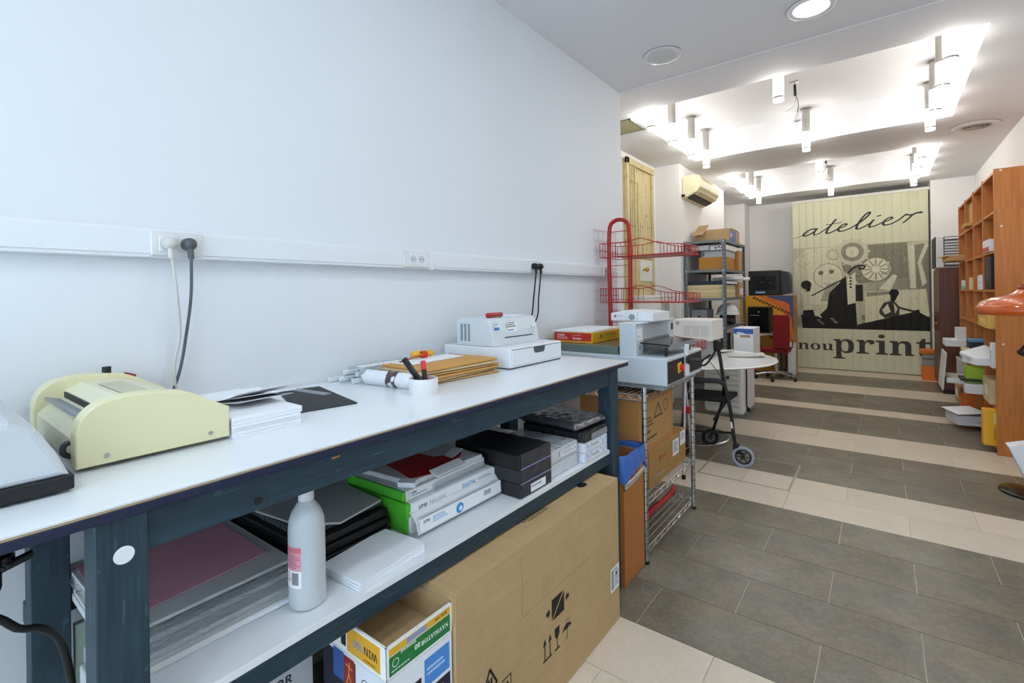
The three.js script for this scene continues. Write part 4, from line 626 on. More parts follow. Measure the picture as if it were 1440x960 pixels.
  tag(join(scene, 'red_pry_bar', [gTube([[-1.02, .115, -2.45], [-1.0, .15, -2.5], [-.99, .155, -2.75], [-1.0, .16, -2.85]], .014, 40), gAt(new THREE.SphereGeometry(.0165, 14, 10), -1.02, .1145, -2.45), gTube([[-1.0, .16, -2.85], [-1.02, .12, -2.9], [-1.03, .092, -2.9]], .013, 20)], mRed), 'red handled bar lying on the bottom rack shelf', 'bar');
}
{ // paper cutter
  const T = RK.top, t = thing('paper_cutter', 'grey electric paper cutter with red and yellow switch on the wire rack', 'paper cutter', [-1.2, T, -2.65]);
  const mC = M(0xcbd2d8, .42), mCl = M(0xd6dadd, .42), mP = M(0x202328, .35);
  bx(t, 'skirt', -1.57, -.885, .8185, .847, -2.93, -2.4, M(0x9aa0a5, .5), .003);
  bx(t, 'base', -1.6, -.86, .845, .985, -2.955, -2.37, mC, .008);
  bx(t, 'left_upright', -1.125, -1.032, .983, 1.152, -2.5, -2.4, mC, .005);
  bx(t, 'right_upright', -1.125, -1.03, .983, 1.152, -2.975, -2.9, mC, .004);
  bx(t, 'blade_bridge', -1.12, -1.036, 1.062, 1.15, -2.9, -2.5, M(0xb9bec3, .4), .004);
  bx(t, 'top_rail', -1.13, -1.026, 1.148, 1.158, -2.98, -2.398, mCl, .003);
  bx(t, 'blade_guard', -1.034, -1.03, 1.0, 1.062, -2.9, -2.5, new THREE.MeshPhysicalMaterial({ color: 0xc8cfd2, roughness: .1, transmission: .7, thickness: 0 }));
  bx(t, 'front_table', -1.03, -.865, 1.042, 1.05, -2.86, -2.45, mBlackGloss, .002, [0, 0, -.05]); bx(t, 'table_lip', -.872, -.865, 1.018, 1.046, -2.86, -2.45, mMidGrey, .001); bx(t, 'table_bracket', -.9, -.89, .985, 1.03, -2.47, -2.455, mBlack); bx(t, 'table_bracket', -.9, -.89, .985, 1.03, -2.85, -2.835, mBlack);
  bx(t, 'rear_table', -1.6, -1.14, .985, 1.028, -2.93, -2.41, M(0x6f7c76, .15), .003);
  bx(t, 'control_panel', -.864, -.856, .856, .968, -2.63, -2.385, mP, .002); const e2 = bx(t, 'end_panel', -.864, -.856, .87, .97, -2.94, -2.72, mP, .002);
  const sw = bx(t, 'switch_plate', -.857, -.851, .895, .945, -2.575, -2.525, mYellow, .002, [.12, 0, 0]); rod(t, 'switch_knob', [-.852, .922, -2.556], [-.838, .922, -2.556], .015, M(0xd8231f, .4), 20); bx(t, 'switch_handle', -.84, -.833, .905, .939, -2.562, -2.55, M(0xd8231f, .4), .002);
  bx(t, 'white_post', -.87, -.85, .86, 1.03, -2.7, -2.665, mWhite, .003);
  const cr = rod(t, 'crank_handle', [-.855, .948, -2.68], [-.78, .948, -2.68], .011, mDarkGrey, 18); rod(cr, 'crank_disc', [-.856, .948, -2.68], [-.845, .948, -2.68], .026, mDarkGrey, 22);
  print(t, 'warning_label', '+x', [-1.0312, 1.095, -2.45], .07, .06, (x, w, h) => { fill(x, '#eef0f0', 0, 0, w, h); fill(x, '#888', w * .2, h * .2, 7, 7); fill(x, '#888', w * .7, h * .2, 7, 7); scribble(x, w * .15, h * .6, w * .6, h * .25, 2, '#999'); }, 96);
  bx(t, 'lock', -1.0318, -1.029, 1.02, 1.03, -2.455, -2.447, mBlack); bx(t, 'rail_switch', -1.029, -1.024, 1.09, 1.13, -2.945, -2.925, mBlack, .002);
  const d = thing('desk_printer', 'flat white office device with round dial lying on top of the paper cutter', 'device', [-1.11, 1.158, -2.65]);
  prism(d, 'body', [[-1.25, 1.1585], [-1.25, 1.202], [-1.17, 1.219], [-1.1, 1.215], [-1.0, 1.206], [-1.0, 1.1585]], 'z', -2.82, -2.56, mWhite, .005);
  rod(d, 'dial', [-1.12, 1.182, -2.561], [-1.12, 1.182, -2.552], .016, M(0x8f9498, .4), 22); print(d, 'lettering', '+z', [-1.195, 1.185, -2.5594], .07, .014, (x, w, h) => { fill(x, '#e6e8eb', 0, 0, w, h); fill(x, '#444', 2, 2, h - 4, h - 4); scribble(x, h + 6, h * .3, w * .6, h * .4, 1, '#888'); }, 128); join(d, 'seam', [gBar(-1.09, -1.088, 1.165, 1.212, -2.5602, -2.5592)], mMidGrey);
  const y = thing('paper_box', 'yellow and red paper box with white sheets on top, behind the paper cutter', 'box', [-1.43, 1.028, -2.65]);
  bx(y, 'body', -1.585, -1.325, 1.0285, 1.09, -2.92, -2.47, mYellow, .003);
  print(y, 'print', '+z', [-1.455, 1.06, -2.4692], .25, .054, (x, w, h) => { fill(x, '#cf2a22', 0, 0, w, h * .86); fill(x, '#e9b021', 0, h * .86, w, h * .14); words(x, 'SYMBIO', w * .08, h * .25, h * .25, '#fff'); scribble(x, w * .08, h * .45, w * .34, h * .3, 2, '#f5d8d2'); words(x, 'Navigat', w * .5, h * .6, h * .3, '#fff', 'bold italic'); scribble(x, w * .5, h * .2, w * .3, h * .14, 1, '#f0b5a8'); }, 360);
  print(y, 'print', '+x', [-1.3242, 1.06, -2.69], .42, .054, (x, w, h) => { fill(x, '#e9ae20', 0, 0, w, h); words(x, 'N', w * .2, h * .45, h * .6, '#111'); words(x, 'I', w * .3, h * .45, h * .5, '#111'); scribble(x, w * .4, h * .3, w * .4, h * .2, 1, '#8a6914'); }, 360);
  tag(bx(scene, 'paper_sheets', -1.6, -1.34, 1.0905, 1.101, -2.9, -2.47, mPaper, .002, [0, .06, 0]), 'white sheets lying on the yellow and red paper box', 'paper');
}

// ---------- red display rack ----------
{
  const z = -3.16, t = thing('red_display_rack', 'tall red tubular display rack with wire baskets behind the paper cutter', 'display rack', [-1.3, 0, z]);
  const xa = -1.545, xb = -1.395;
  tube(t, 'frame', [[xa, .02, z], [xa, 1.0, z], [xa, 1.74, z], [xa + .012, 1.805, z], [xa + .05, 1.83, z], [xb - .05, 1.83, z], [xb - .012, 1.805, z], [xb, 1.74, z], [xb, 1.0, z], [xb, .02, z]], .0145, mRed, 160);
  const gs = []; for (let i = 0; i < 16; i++) gs.push(gRod([xa, .55 + i * .08, z], [xb, .55 + i * .08, z], .003, 6)); join(t, 'cross_wires', gs, mRed);
  tube(t, 'foot', [[xa, .016, z + .05], [xa, .014, z - .33]], .014, mRed, 10); tube(t, 'foot', [[xb, .016, z + .05], [xb, .014, z - .33]], .014, mRed, 10);
  for (const [y, dx] of [[1.57, 0], [1.25, .005], [.93, .04]]) {
    const b = bx(t, 'basket_tray', -1.5, -1.02 + dx, y, y + .006, z - .24, z + .03, mRed, .002), w = [], X0 = -1.6, X1 = -1.0 + dx, Z0 = z - .25, Z1 = z + .04;
    for (const zz of [Z0, Z1]) { w.push(gTube([[X0, y + .1, zz], [xb, y + .1, zz], [-1.3, y + .115, zz], [-1.24, y + .1, zz], [-1.17, y + .075, zz], [X1, y + .055, zz]], .003, 40, 6)); w.push(gRod([X0, y, zz], [X1, y, zz], .003, 6)); for (let i = 0; i < 6; i++) w.push(gRod([X0 + i * .04, y, zz], [X0 + i * .04, y + .1, zz], .0022, 6)); for (let i = 0; i < 8; i++) w.push(gRod([-1.16 + i * (X1 + 1.16) / 7, y, zz], [-1.16 + i * (X1 + 1.16) / 7, y + .055 + .018 * (1 - i / 7), zz], .0022, 6)); }
    for (let i = 0; i < 8; i++) { const zz = Z0 + i * (Z1 - Z0) / 7; w.push(gRod([X1, y, zz], [X1, y + .055, zz], .0022, 6)); w.push(gRod([X0, y, zz], [X0, y + .1, zz], .0022, 6)); }
    for (const yy of [0, .03, .055]) w.push(gRod([X1, y + yy, Z0], [X1, y + yy, Z1], .003, 6)); for (const yy of [0, .05, .1]) w.push(gRod([X0, y + yy, Z0], [X0, y + yy, Z1], .003, 6));
    join(b, 'basket_wires', w, mRed);
  }
}
{
  const t = thing('glass_cabinet', 'low white cabinet with a dark glass pane beside the panelled door', 'cabinet', [-2.1, 0, -5.5]);
  bx(t, 'body', -2.255, -1.99, 0, 1.26, -5.75, -5.15, mOffWhite, .004); bx(t, 'top', -2.255, -1.975, 1.26, 1.28, -5.765, -5.135, mWhite, .003); bx(t, 'glass_pane', -1.991, -1.986, .2, 1.22, -5.6, -5.35, M(0xa7b3ae, .08)); bx(t, 'pane_frame', -1.992, -1.984, .2, 1.22, -5.48, -5.47, mMidGrey);
}

// ---------- round table, printer on it, portable unit ----------
{
  const c = [-1.44, 0, -4.52], t = thing('round_table', 'round white table on a steel column with round foot', 'table', c);
  turned(t, 'tabletop', [[0, .697], [.6, .697], [.715, .703], [.735, .712], [.735, .718], [.725, .722], [0, .722]], c, M(0xf0f1f0, .18), 72);
  turned(t, 'column', [[.06, .02], [.055, .3], [.055, .32], [.06, .325], [.06, .345], [.055, .35], [.055, .37], [.06, .375], [.06, .39], [.055, .395], [.055, .697]], c, mSteel, 32);
  turned(t, 'foot_disc', [[0, 0], [.34, 0], [.345, .006], [.33, .014], [.1, .03], [.06, .06]], c, M(0x5b5f63, .3, .6), 56); turned(t, 'foot_rim', [[.338, .001], [.352, .001], [.352, .008], [.338, .0125]], c, mChrome, 56);
}
{
  const t = thing('laser_printer', 'white laser printer with grey base standing on the round table', 'printer', [-1.33, .722, -4.5]);
  bx(t, 'base', -1.5, -1.22, .722, .88, -4.75, -4.43, M(0x9b9c9d, .5), .008); bx(t, 'body', -1.53, -1.19, .88, 1.065, -4.78, -4.4, M(0xe6e5e0, .45), .01);
  print(t, 'vents', '+z', [-1.325, .965, -4.3994], .23, .1, (x, w, h) => { fill(x, '#dedcd6', 0, 0, w, h); for (let b = 0; b < 3; b++) for (let i = 0; i < 8; i++) fill(x, '#c9c7c0', w * (.04 + b * .33), h * (.08 + i * .11), w * .24, h * .05); }, 200);
  const lg = print(t, 'logo', '+z', [-1.49, 1.035, -4.3992], .036, .036, (x, w, h) => { fill(x, '#e4e3de', 0, 0, w, h); x.strokeStyle = '#3c4a5e'; x.lineWidth = w * .09; x.beginPath(); x.arc(w / 2, h / 2, w * .4, 0, 7); x.stroke(); words(x, 'hp', w / 2, h * .5, h * .55, '#3c4a5e', 'bold italic', 'sans-serif', 'center'); }, 96);
  const m = new THREE.BoxGeometry(.3, .004, .21, 10, 1, 1), p = m.attributes.position; for (let i = 0; i < p.count; i++) p.setY(i, p.getY(i) + .03 * Math.max(0, p.getX(i) * 4)); m.computeVertexNormals();
  for (const [x, z, r, l] of [[-1.0, -4.78, .3, 'open magazine with curling cover on the round table'], [-1.34, -4.99, -.2, 'flat magazine at the back of the round table']]) tag(add(scene, 'magazine', m, M(r > 0 ? 0xc9cbcb : 0xe2e3e3, .4), [x, .7245 + (r > 0 ? .005 : 0), z], [0, r, 0]), l, 'magazine');
}
{
  const t = thing('portable_air_unit', 'white portable air unit on the floor behind the round table', 'air unit', [-1.33, 0, -5.65]);
  bx(t, 'body', -1.55, -1.155, .03, .64, -5.93, -5.39, M(0xe1e2dd, .4), .03); bx(t, 'front_face', -1.16, -1.15, .06, .62, -5.9, -5.42, mWhite, .004); bx(t, 'base', -1.53, -1.16, 0, .035, -5.9, -5.41, mMidGrey, .006);
  for (let i = 0; i < 9; i++) bx(t, 'grille_bar', -1.52, -1.2, .1 + i * .055, .125 + i * .055, -5.392, -5.384, M(0xc5cac4, .5), .003);
  tube(t, 'power_cord', [[-1.148, .6, -5.5], [-1.14, .35, -5.47], [-1.145, .12, -5.48], [-1.14, .08, -5.5]], .007, mBlack, 30); join(t, 'plug', [gAt(new THREE.SphereGeometry(.024, 16, 12), -1.135, .075, -5.5)], mBlack);
  const b = thing('white_carton', 'white carton with blue band standing on the portable air unit', 'carton', [-1.22, .64, -5.6]);
  bx(b, 'body', -1.25, -1.06, .6405, .93, -5.75, -5.42, mWhite, .004); print(b, 'print', '+z', [-1.155, .88, -5.4194], .19, .09, (x, w, h) => { fill(x, '#e8ebf0', 0, 0, w, h); fill(x, '#3b63b4', 0, 0, w, h * .6); x.fillStyle = '#dfe8f6'; x.beginPath(); x.ellipse(w * .4, h * .55, w * .25, h * .12, .2, 0, 7); x.fill(); fill(x, '#a98a66', w * .35, h * .72, w * .5, h * .28); }, 120);
}
{ // walking frame on wheels
  const t = thing('rollator', 'black folding rollator with grey tyred wheel beside the round table', 'rollator', [-1.05, 0, -3.98]);
  const m = M(0x141416, .35);
  function wheel(x, y, z, r, tyre, n) { const b = baseOf(t), g = new THREE.Group(); const w = add(t, 'wheel', new THREE.TorusGeometry(r * .86, r * .15, 12, 36), tyre, [x - b.x, y - b.y, z - b.z], [0, n, 0]); add(w, 'rim', new THREE.TorusGeometry(r * .66, r * .08, 8, 32), m); join2(w, 'spokes', Array.from({ length: 6 }, (_, i) => gRod([0, 0, 0], [r * .66 * Math.cos(i * 1.047), r * .66 * Math.sin(i * 1.047), 0], r * .05, 6)), m); const h = new THREE.CylinderGeometry(r * .16, r * .16, .04, 14); h.rotateX(Math.PI / 2); add(w, 'hub', h, mBlack); }
  function join2(p, n, gs, mm) { add(p, n, mergeGeometries(gs), mm); }
  const tyre = M(0x9aa0ac, .6);
  wheel(-.845, .078, -3.9, .078, tyre, .15); wheel(-1.19, .07, -4.3, .07, mRubber, .5); wheel(-1.3, .07, -3.86, .07, mRubber, .3);
  tube(t, 'front_leg', [[-1.02, .93, -3.9], [-1.0, .82, -3.9], [-.968, .61, -3.9], [-.93, .42, -3.9], [-.905, .2, -3.9], [-.89, .13, -3.9], [-.855, .09, -3.92]], .013, m, 60); bx(t, 'wheel_fork', -.915, -.872, .09, .17, -3.93, -3.885, m, .008); rod(t, 'white_reflector', [-.915, .285, -3.886], [-.925, .33, -3.886], .008, mWhite);
  tube(t, 'rear_leg', [[-.975, .63, -3.93], [-1.04, .42, -4.1], [-1.12, .25, -4.25], [-1.18, .09, -4.3]], .012, m, 40); tube(t, 'rear_leg', [[-1.24, .62, -3.93], [-1.28, .4, -3.92], [-1.3, .09, -3.87]], .012, m, 40);
  tube(t, 'back_bar', [[-1.26, .615, -3.93], [-1.15, .622, -3.9], [-1.0, .625, -3.9], [-.97, .61, -3.9]], .02, M(0x33363a, .7), 40);
  bx(t, 'seat', -1.29, -.95, .455, .49, -4.25, -3.92, M(0x17181a, .7), .014, [0, 0, .03]);
  rod(t, 'cross_bar', [-1.24, .205, -3.93], [-.905, .245, -3.91], .009, m); rod(t, 'seat_brace', [-.97, .46, -3.92], [-1.13, .25, -4.2], .009, m);
  join(t, 'handle_grip', [gAt(new RoundedBoxGeometry(.05, .09, .09, 2, .018), -1.02, .9, -3.92)], mBlack); tube(t, 'brake_lever', [[-1.03, .86, -3.9], [-1.06, .8, -3.88], [-1.1, .75, -3.87], [-1.13, .745, -3.87], [-1.12, .78, -3.87], [-1.06, .83, -3.88]], .008, mBlack, 40); tube(t, 'brake_cable', [[-1.07, .78, -3.88], [-1.0, .68, -3.885], [-.98, .62, -3.9]], .003, mDarkGrey, 20); rod(t, 'clamp_knob', [-.955, .66, -3.9], [-.935, .665, -3.9], .012, mBlack);
  const s = thing('steel_stand', 'silver folding stand leg with black rubber foot and red clip behind the wire rack', 'stand', [-1.11, 0, -3.54]);
  rod(s, 'leg', [-1.102, .02, -3.544], [-1.15, .68, -3.544], .009, mChrome); rod(s, 'leg', [-1.13, .02, -3.42], [-1.15, .68, -3.544], .009, mChrome); rod(s, 'rubber_foot', [-1.101, 0, -3.544], [-1.103, .03, -3.544], .014, mRubber); rod(s, 'rubber_foot', [-1.13, 0, -3.42], [-1.131, .03, -3.423], .014, mRubber); bx(s, 'red_clip', -1.17, -1.1, .44, .49, -3.56, -3.52, M(0xc81f1c, .4), .006); rod(s, 'cross_wire', [-1.118, .2, -3.544], [-1.135, .2, -3.45], .004, mChrome);
}

// ---------- slotted steel shelving by the column ----------
{
  const x0 = -1.965, x1 = -1.485, z0 = -7.15, z1 = -6.1, ys = [.1, .5, .86, 1.205, 1.55, 1.905];
  const t = thing('steel_shelving', 'grey slotted steel shelving unit loaded with boxes by the column', 'shelving', [-1.72, 0, -6.62]);
  for (const x of [x0, x1]) for (const z of [z0, z1]) {
    const sx = x === x0 ? 1 : -1, sz = z === z0 ? 1 : -1, p = join(t, 'post', [gBar(x, x + sx * .035, 0, 1.94, z, z + sz * .003), gBar(x, x + sx * .003, 0, 1.94, z, z + sz * .035)], mShelfSteel);
    const hs = []; for (let i = 0; i < 38; i++) { hs.push(gBar(x + sx * .012, x + sx * .022, .05 + i * .05, .066 + i * .05, z - sz * .0006, z + sz * .0035)); hs.push(gBar(x - sx * .0006, x + sx * .0035, .05 + i * .05, .066 + i * .05, z + sz * .012, z + sz * .022)); } join(p, 'slot_holes', hs, mBlack);
  }
  for (const y of ys) { const s = bx(t, 'shelf', x0 + .004, x1 - .004, y + .026, y + .03, z0 + .004, z1 - .004, mShelfSteel); join(s, 'lip', [gBar(x0 + .004, x1 - .004, y, y + .03, z1 - .006, z1 - .0035), gBar(x0 + .004, x1 - .004, y, y + .03, z0 + .0035, z0 + .006), gBar(x1 - .006, x1 - .0035, y, y + .03, z0, z1), gBar(x0 + .0035, x0 + .006, y, y + .03, z0, z1)], mShelfSteel); if (y === 1.905) prism(s, 'gusset', [[x1 - .09, y + .03], [x1 - .003, y + .03], [x1 - .003, y - .06]], 'z', z1, z1 + .002, mShelfSteel); join(s, 'bolts', [gRod([x1 - .02, y + .015, z1], [x1 - .02, y + .015, z1 + .006], .007), gRod([x0 + .02, y + .015, z1], [x0 + .02, y + .015, z1 + .006], .007)], mWhite); }
  const it = (name, label, cat, a, b, y, h, c, d, m, ry = 0, extra) => { const o = bx(scene, name, a, b, y, y + h, c, d, m, Math.min(.004, h / 4), [0, ry, 0]); tag(o, label, cat); extra && extra(o); return o; };
  const Y = i => ys[i] + .0302;
  const top = thing('open_box', 'open cardboard box with raised flap and blue label on top of the steel shelving', 'box', [-1.7, Y(5), -6.75]);
  bx(top, 'body', -1.93, -1.53, Y(5), Y(5) + .17, -7.05, -6.45, mCard, .004); bx(top, 'flap', -1.93, -1.8, Y(5) + .17, Y(5) + .175, -6.62, -6.3, mCard, .001, [.5, 0, 0]); bx(top, 'flap', -1.6, -1.53, Y(5) + .168, Y(5) + .172, -7.0, -6.6, mCardOrange, .001, [0, 0, .4]); bx(top, 'dark_opening', -1.9, -1.86, Y(5) + .1, Y(5) + .17, -6.451, -6.447, mBlack);
  print(top, 'blue_label', '+x', [-1.5294, Y(5) + .08, -6.68], .3, .15, (x, w, h) => { fill(x, '#5874b4', 0, 0, w, h); fill(x, '#cdd6ea', w * .12, h * .2, w * .25, h * .4); words(x, '?', w * .55, h * .4, h * .4, '#e5eaf5'); }, 96);
  it('brown_box', 'plain ochre cardboard box on the second shelf of the steel shelving', 'box', -1.82, -1.52, Y(4), .155, -6.7, -6.2, M(0xb9853c, .8), 0, o => bx(o, 'lid_seam', -1.821, -1.519, Y(4) + .13, Y(4) + .132, -6.7, -6.199, mCardOrange));
  it('grey_box', 'flat grey box on the stack under the top shelf of the steel shelving', 'box', -1.9, -1.68, Y(4) + .24, .06, -6.8, -6.15, M(0xbcc0c2, .5), 0, o => bx(o, 'lid', -1.902, -1.678, Y(4) + .285, Y(4) + .301, -6.802, -6.148, M(0xc6cacb, .5)));
  it('white_box', 'flat white box printed with dark dots on the steel shelving', 'box', -1.678, -1.5, Y(4) + .24, .06, -6.75, -6.18, mWhite, 0, o => { for (let i = 0; i < 3; i++) bx(o, 'dark_print', -1.62 + i * .035, -1.6 + i * .035, Y(4) + .255 + .01 * (i % 2), Y(4) + .275 + .01 * (i % 2), -6.181, -6.178, i === 1 ? M(0x8a3b3b, .6) : mBlack); });
  it('silver_box', 'silver grey box on the ochre box in the steel shelving', 'box', -1.8, -1.52, Y(4) + .1555, .08, -6.75, -6.22, M(0xb5bac0, .4), .02, o => bx(o, 'label', -1.795, -1.76, Y(4) + .17, Y(4) + .22, -6.221, -6.217, M(0x5c6a78, .5)));
  it('tall_carton', 'tall brown carton standing at the rear of the second shelf of the steel shelving', 'box', -1.75, -1.51, Y(4), .27, -7.1, -6.85, mCardOrange, 0, o => bx(o, 'tape', -1.511, -1.508, Y(4), Y(4) + .27, -7.0, -6.96, mKraftPale));
  ['bottom', 'middle', 'upper'].forEach((n, i) => it('cream_folder', n + ' pale cream folder pack on the third shelf of the steel shelving', 'folder', -1.95, -1.525, Y(3) + i * .055, .052, -6.75, -6.15, M([0xdcc99a, 0xe5d7ad, 0xdfcfa0][i], .7), 0, o => bx(o, 'edge_strip', -1.94, -1.535, Y(3) + i * .055 + .02, Y(3) + i * .055 + .024, -6.151, -6.148, mKraft)));
  it('blue_binder', 'dark navy binder lying on the cream folder packs', 'binder', -1.955, -1.5, Y(3) + .166, .042, -6.8, -6.14, M(0x1f2b45, .5), 0, o => bx(o, 'paper_edge', -1.5, -1.497, Y(3) + .172, Y(3) + .2, -6.75, -6.2, mPaper));
  it('brown_carton', 'brown carton standing behind the navy binder on the steel shelving', 'box', -1.74, -1.5, Y(3), .2, -7.1, -6.85, mCard, 0, o => bx(o, 'white_label', -1.501, -1.498, Y(3) + .03, Y(3) + .12, -7.05, -6.9, mWhite));
  const pr = thing('white_papers', 'rolled white papers sticking out over the navy binder', 'paper roll', [-1.6, Y(3) + .21, -6.6]);
  rod(pr, 'roll', [-1.75, Y(3) + .232, -6.55], [-1.4, Y(3) + .245, -6.62], .022, mWhite, 18); rod(pr, 'roll', [-1.72, Y(3) + .232, -6.72], [-1.36, Y(3) + .235, -6.8], .02, mPaper, 18);
  // clutter below: white helmet, lamp arm, tangled things
  const hm = thing('white_helmet', 'white rounded helmet among dark clutter on the lower shelf of the steel shelving', 'helmet', [-1.6, Y(2), -6.65]);
  const dome = new THREE.SphereGeometry(.13, 28, 14, 0, 6.2832, 0, 1.6); add(hm, 'shell', dome, mWhite, [0, .14, 0]); turned(hm, 'brim', [[.128, 0], [.15, -.01], [.152, -.016], [.126, -.01]], [-1.6, Y(2) + .14, -6.65], mOffWhite, 32); bx(hm, 'dark_stand', -1.68, -1.52, Y(2), Y(2) + .132, -6.73, -6.57, mBlack, .01);
  it('grey_case', 'light grey case at the near end of the lower shelf of the steel shelving', 'case', -1.95, -1.76, Y(2), .2, -6.6, -6.3, M(0xa8adb0, .5), 0, o => bx(o, 'latch', -1.87, -1.84, Y(2) + .1, Y(2) + .12, -6.301, -6.295, mBlack));
  for (let i = 0; i < 5; i++) tag(tube(scene, 'tangled_cable', Array.from({ length: 7 }, (_, k) => [-1.78 + .05 * k + .03 * Math.sin(k * 2 + i), Y(2) + .03 + .06 * Math.abs(Math.sin(k * 1.7 + i)), -6.2 - .05 * i + .04 * Math.cos(k + i)]), .012, i % 3 ? mBlack : M(0x5b1418, .5), 50), 'dark tangled cable on the lower shelf of the steel shelving', 'cable', 'tangled cables');
  const lp = thing('desk_lamp', 'dark jointed desk lamp with pale arm on the lowest open shelf of the steel shelving', 'desk lamp', [-1.6, Y(1), -6.4]);
  rod(lp, 'base', [-1.6, Y(1), -6.4], [-1.6, Y(1) + .025, -6.4], .08, mBlack, 28); tube(lp, 'arm', [[-1.6, Y(1) + .02, -6.4], [-1.72, Y(1) + .2, -6.38], [-1.54, Y(1) + .3, -6.3]], .01, mOffWhite, 40); add(lp, 'shade', gLathe([[.02, 0], [.03, .03], [.07, .08]], 24), mOffWhite, [.06, .3, .1], [2.4, 0, .4]);
  it('dark_crate', 'black crate on the lowest open shelf of the steel shelving', 'crate', -1.93, -1.65, Y(1), .22, -7.0, -6.5, mBlack, 0, o => bx(o, 'rim', -1.935, -1.645, Y(1) + .2, Y(1) + .222, -7.005, -6.495, mDarkGrey));
}

// ---------- far left corner ----------
{
  const t = thing('painted_cabinet', 'cabinet painted yellow, orange and blue in the far left corner', 'cabinet', [-1.45, 0, -8.85]);
  bx(t, 'body', -1.9, -1.12, 0, 1.235, -9.1, -8.72, mOchre, .006);
  print(t, 'painted_front', '+z', [-1.51, .62, -8.7192], .77, 1.22, (x, w, h) => { fill(x, '#e0a31e', 0, 0, w, h); x.fillStyle = '#dd6a1c'; x.beginPath(); x.moveTo(w * .35, 0); x.bezierCurveTo(w * .6, h * .12, w * .8, h * .1, w * .85, h * .3); x.lineTo(w * .8, h); x.lineTo(w, h); x.lineTo(w, 0); x.fill(); x.fillStyle = '#35507f'; x.beginPath(); x.moveTo(w * .5, 0); x.bezierCurveTo(w * .7, h * .08, w * .85, h * .05, w * .93, h * .12); x.lineTo(w, h * .5); x.lineTo(w, 0); x.fill(); x.strokeStyle = '#3b2410'; x.lineWidth = 5; x.beginPath(); for (let i = 0; i < 60; i++) { const s = i / 59, px = w * (.25 + .7 * s), py = h * (.02 + .22 * s) + 7 * Math.sin(i * 1.3); i ? x.lineTo(px, py) : x.moveTo(px, py); } x.stroke(); x.fillStyle = '#b93a17'; x.beginPath(); x.arc(w * .65, h * .5, w * .12, 0, 7); x.fill(); }, 420);
  const c = thing('black_printer', 'large black machine standing on the painted cabinet', 'machine', [-1.48, 1.235, -8.9]);
  bx(c, 'body', -1.77, -1.3, 1.2355, 1.64, -9.05, -8.72, mBlack, .02); prism(c, 'rear_housing', [[-1.3, 1.63], [-1.2, 1.61], [-1.17, 1.56], [-1.17, 1.27], [-1.3, 1.245]], 'z', -9.03, -8.75, M(0x2a2b2e, .35), .006); bx(c, 'front_panel', -1.72, -1.36, 1.33, 1.56, -8.722, -8.714, M(0x1b1c20, .2), .006); for (const [a, b] of [[-1.66, 1.48], [-1.58, 1.44], [-1.5, 1.49], [-1.46, 1.42]]) bx(c, 'button', a, a + .04, b, b + .02, -8.716, -8.709, mDarkGrey, .003); bx(c, 'blue_sticker', -1.66, -1.52, 1.27, 1.3, -8.7195, -8.716, M(0x8fa9cf, .5));
  const d = thing('desk', 'small pale wooden desk before the painted cabinet', 'desk', [-1.6, 0, -8.35]);
  bx(d, 'desktop', -1.95, -1.22, .62, .645, -8.68, -8.3, M(0xc9b184, .5), .004); for (const [x, z] of [[-1.93, -8.33], [-1.26, -8.33], [-1.93, -8.66], [-1.26, -8.66]]) bx(d, 'leg', x, x + .04, 0, .62, z - .02, z + .02, mDarkGrey, .003); bx(d, 'side_panel', -1.25, -1.225, .1, .62, -8.62, -8.35, M(0x6d4630, .5), .003);
  const p = thing('computer_tower', 'black computer tower standing on the desk before the painted cabinet', 'computer', [-1.55, .645, -8.5]);
  bx(p, 'case', -1.72, -1.4, .6455, 1.06, -8.66, -8.4, mBlack, .008); bx(p, 'front_bezel', -1.7, -1.42, .66, 1.05, -8.402, -8.394, mBlackGloss, .004); bx(p, 'drive_slot', -1.68, -1.55, .92, .93, -8.395, -8.391, mMidGrey); rod(p, 'power_button', [-1.56, .98, -8.395], [-1.56, .98, -8.39], .01, mOffWhite);
  tag(bx(scene, 'papers', -1.4, -1.24, .6455, .66, -8.6, -8.34, M(0x77857c, .6), .003, [0, .2, 0]), 'grey green papers lying on the small desk', 'paper');
  const w = thing('white_pedestal', 'narrow white storage pedestal before the painted cabinet', 'pedestal', [-1.14, 0, -8.63]);
  bx(w, 'body', -1.19, -1.09, 0, .49, -8.71, -8.56, mOffWhite, .005); for (let i = 0; i < 3; i++) bx(w, 'drawer', -1.183, -1.097, .03 + i * .15, .17 + i * .15, -8.562, -8.555, mWhite, .003);
  const ch = thing('office_chair', 'dark red office chair on chrome castors in the far corner', 'chair', [-1.27, 0, -7.95]);
  bx(ch, 'backrest', -1.285, -1.07, .47, .96, -7.93, -7.88, mRedCloth, .02, [-.06, 0, 0]); bx(ch, 'seat', -1.45, -1.09, .4, .47, -8.25, -7.9, mRedCloth, .025); rod(ch, 'gas_column', [-1.27, .08, -8.05], [-1.27, .4, -8.05], .024, mChrome);
  tube(ch, 'arm', [[-1.09, .46, -8.1], [-1.05, .5, -8.0], [-1.045, .62, -7.96], [-1.07, .68, -7.9]], .012, mChrome, 30); tube(ch, 'arm', [[-1.45, .46, -8.1], [-1.49, .5, -8.0], [-1.49, .62, -7.96], [-1.3, .68, -7.9]], .012, mChrome, 30);
  for (let i = 0; i < 5; i++) { const a = i * 1.2566 + .35, x = -1.27 + .27 * Math.cos(a), z = -8.05 + .27 * Math.sin(a); const g = tube(ch, 'base_spoke', [[-1.27, .1, -8.05], [(x - 1.27) / 2, .095, (z - 8.05) / 2], [x, .065, z]], .014, mChrome, 16); rod(g, 'castor', [x - .02, .028, z], [x + .02, .028, z], .028, mBlack, 16); }
  const o = thing('orange_crate', 'orange crate filled with packets at the foot of the printed blind', 'crate', [.52, 0, -9.15]);
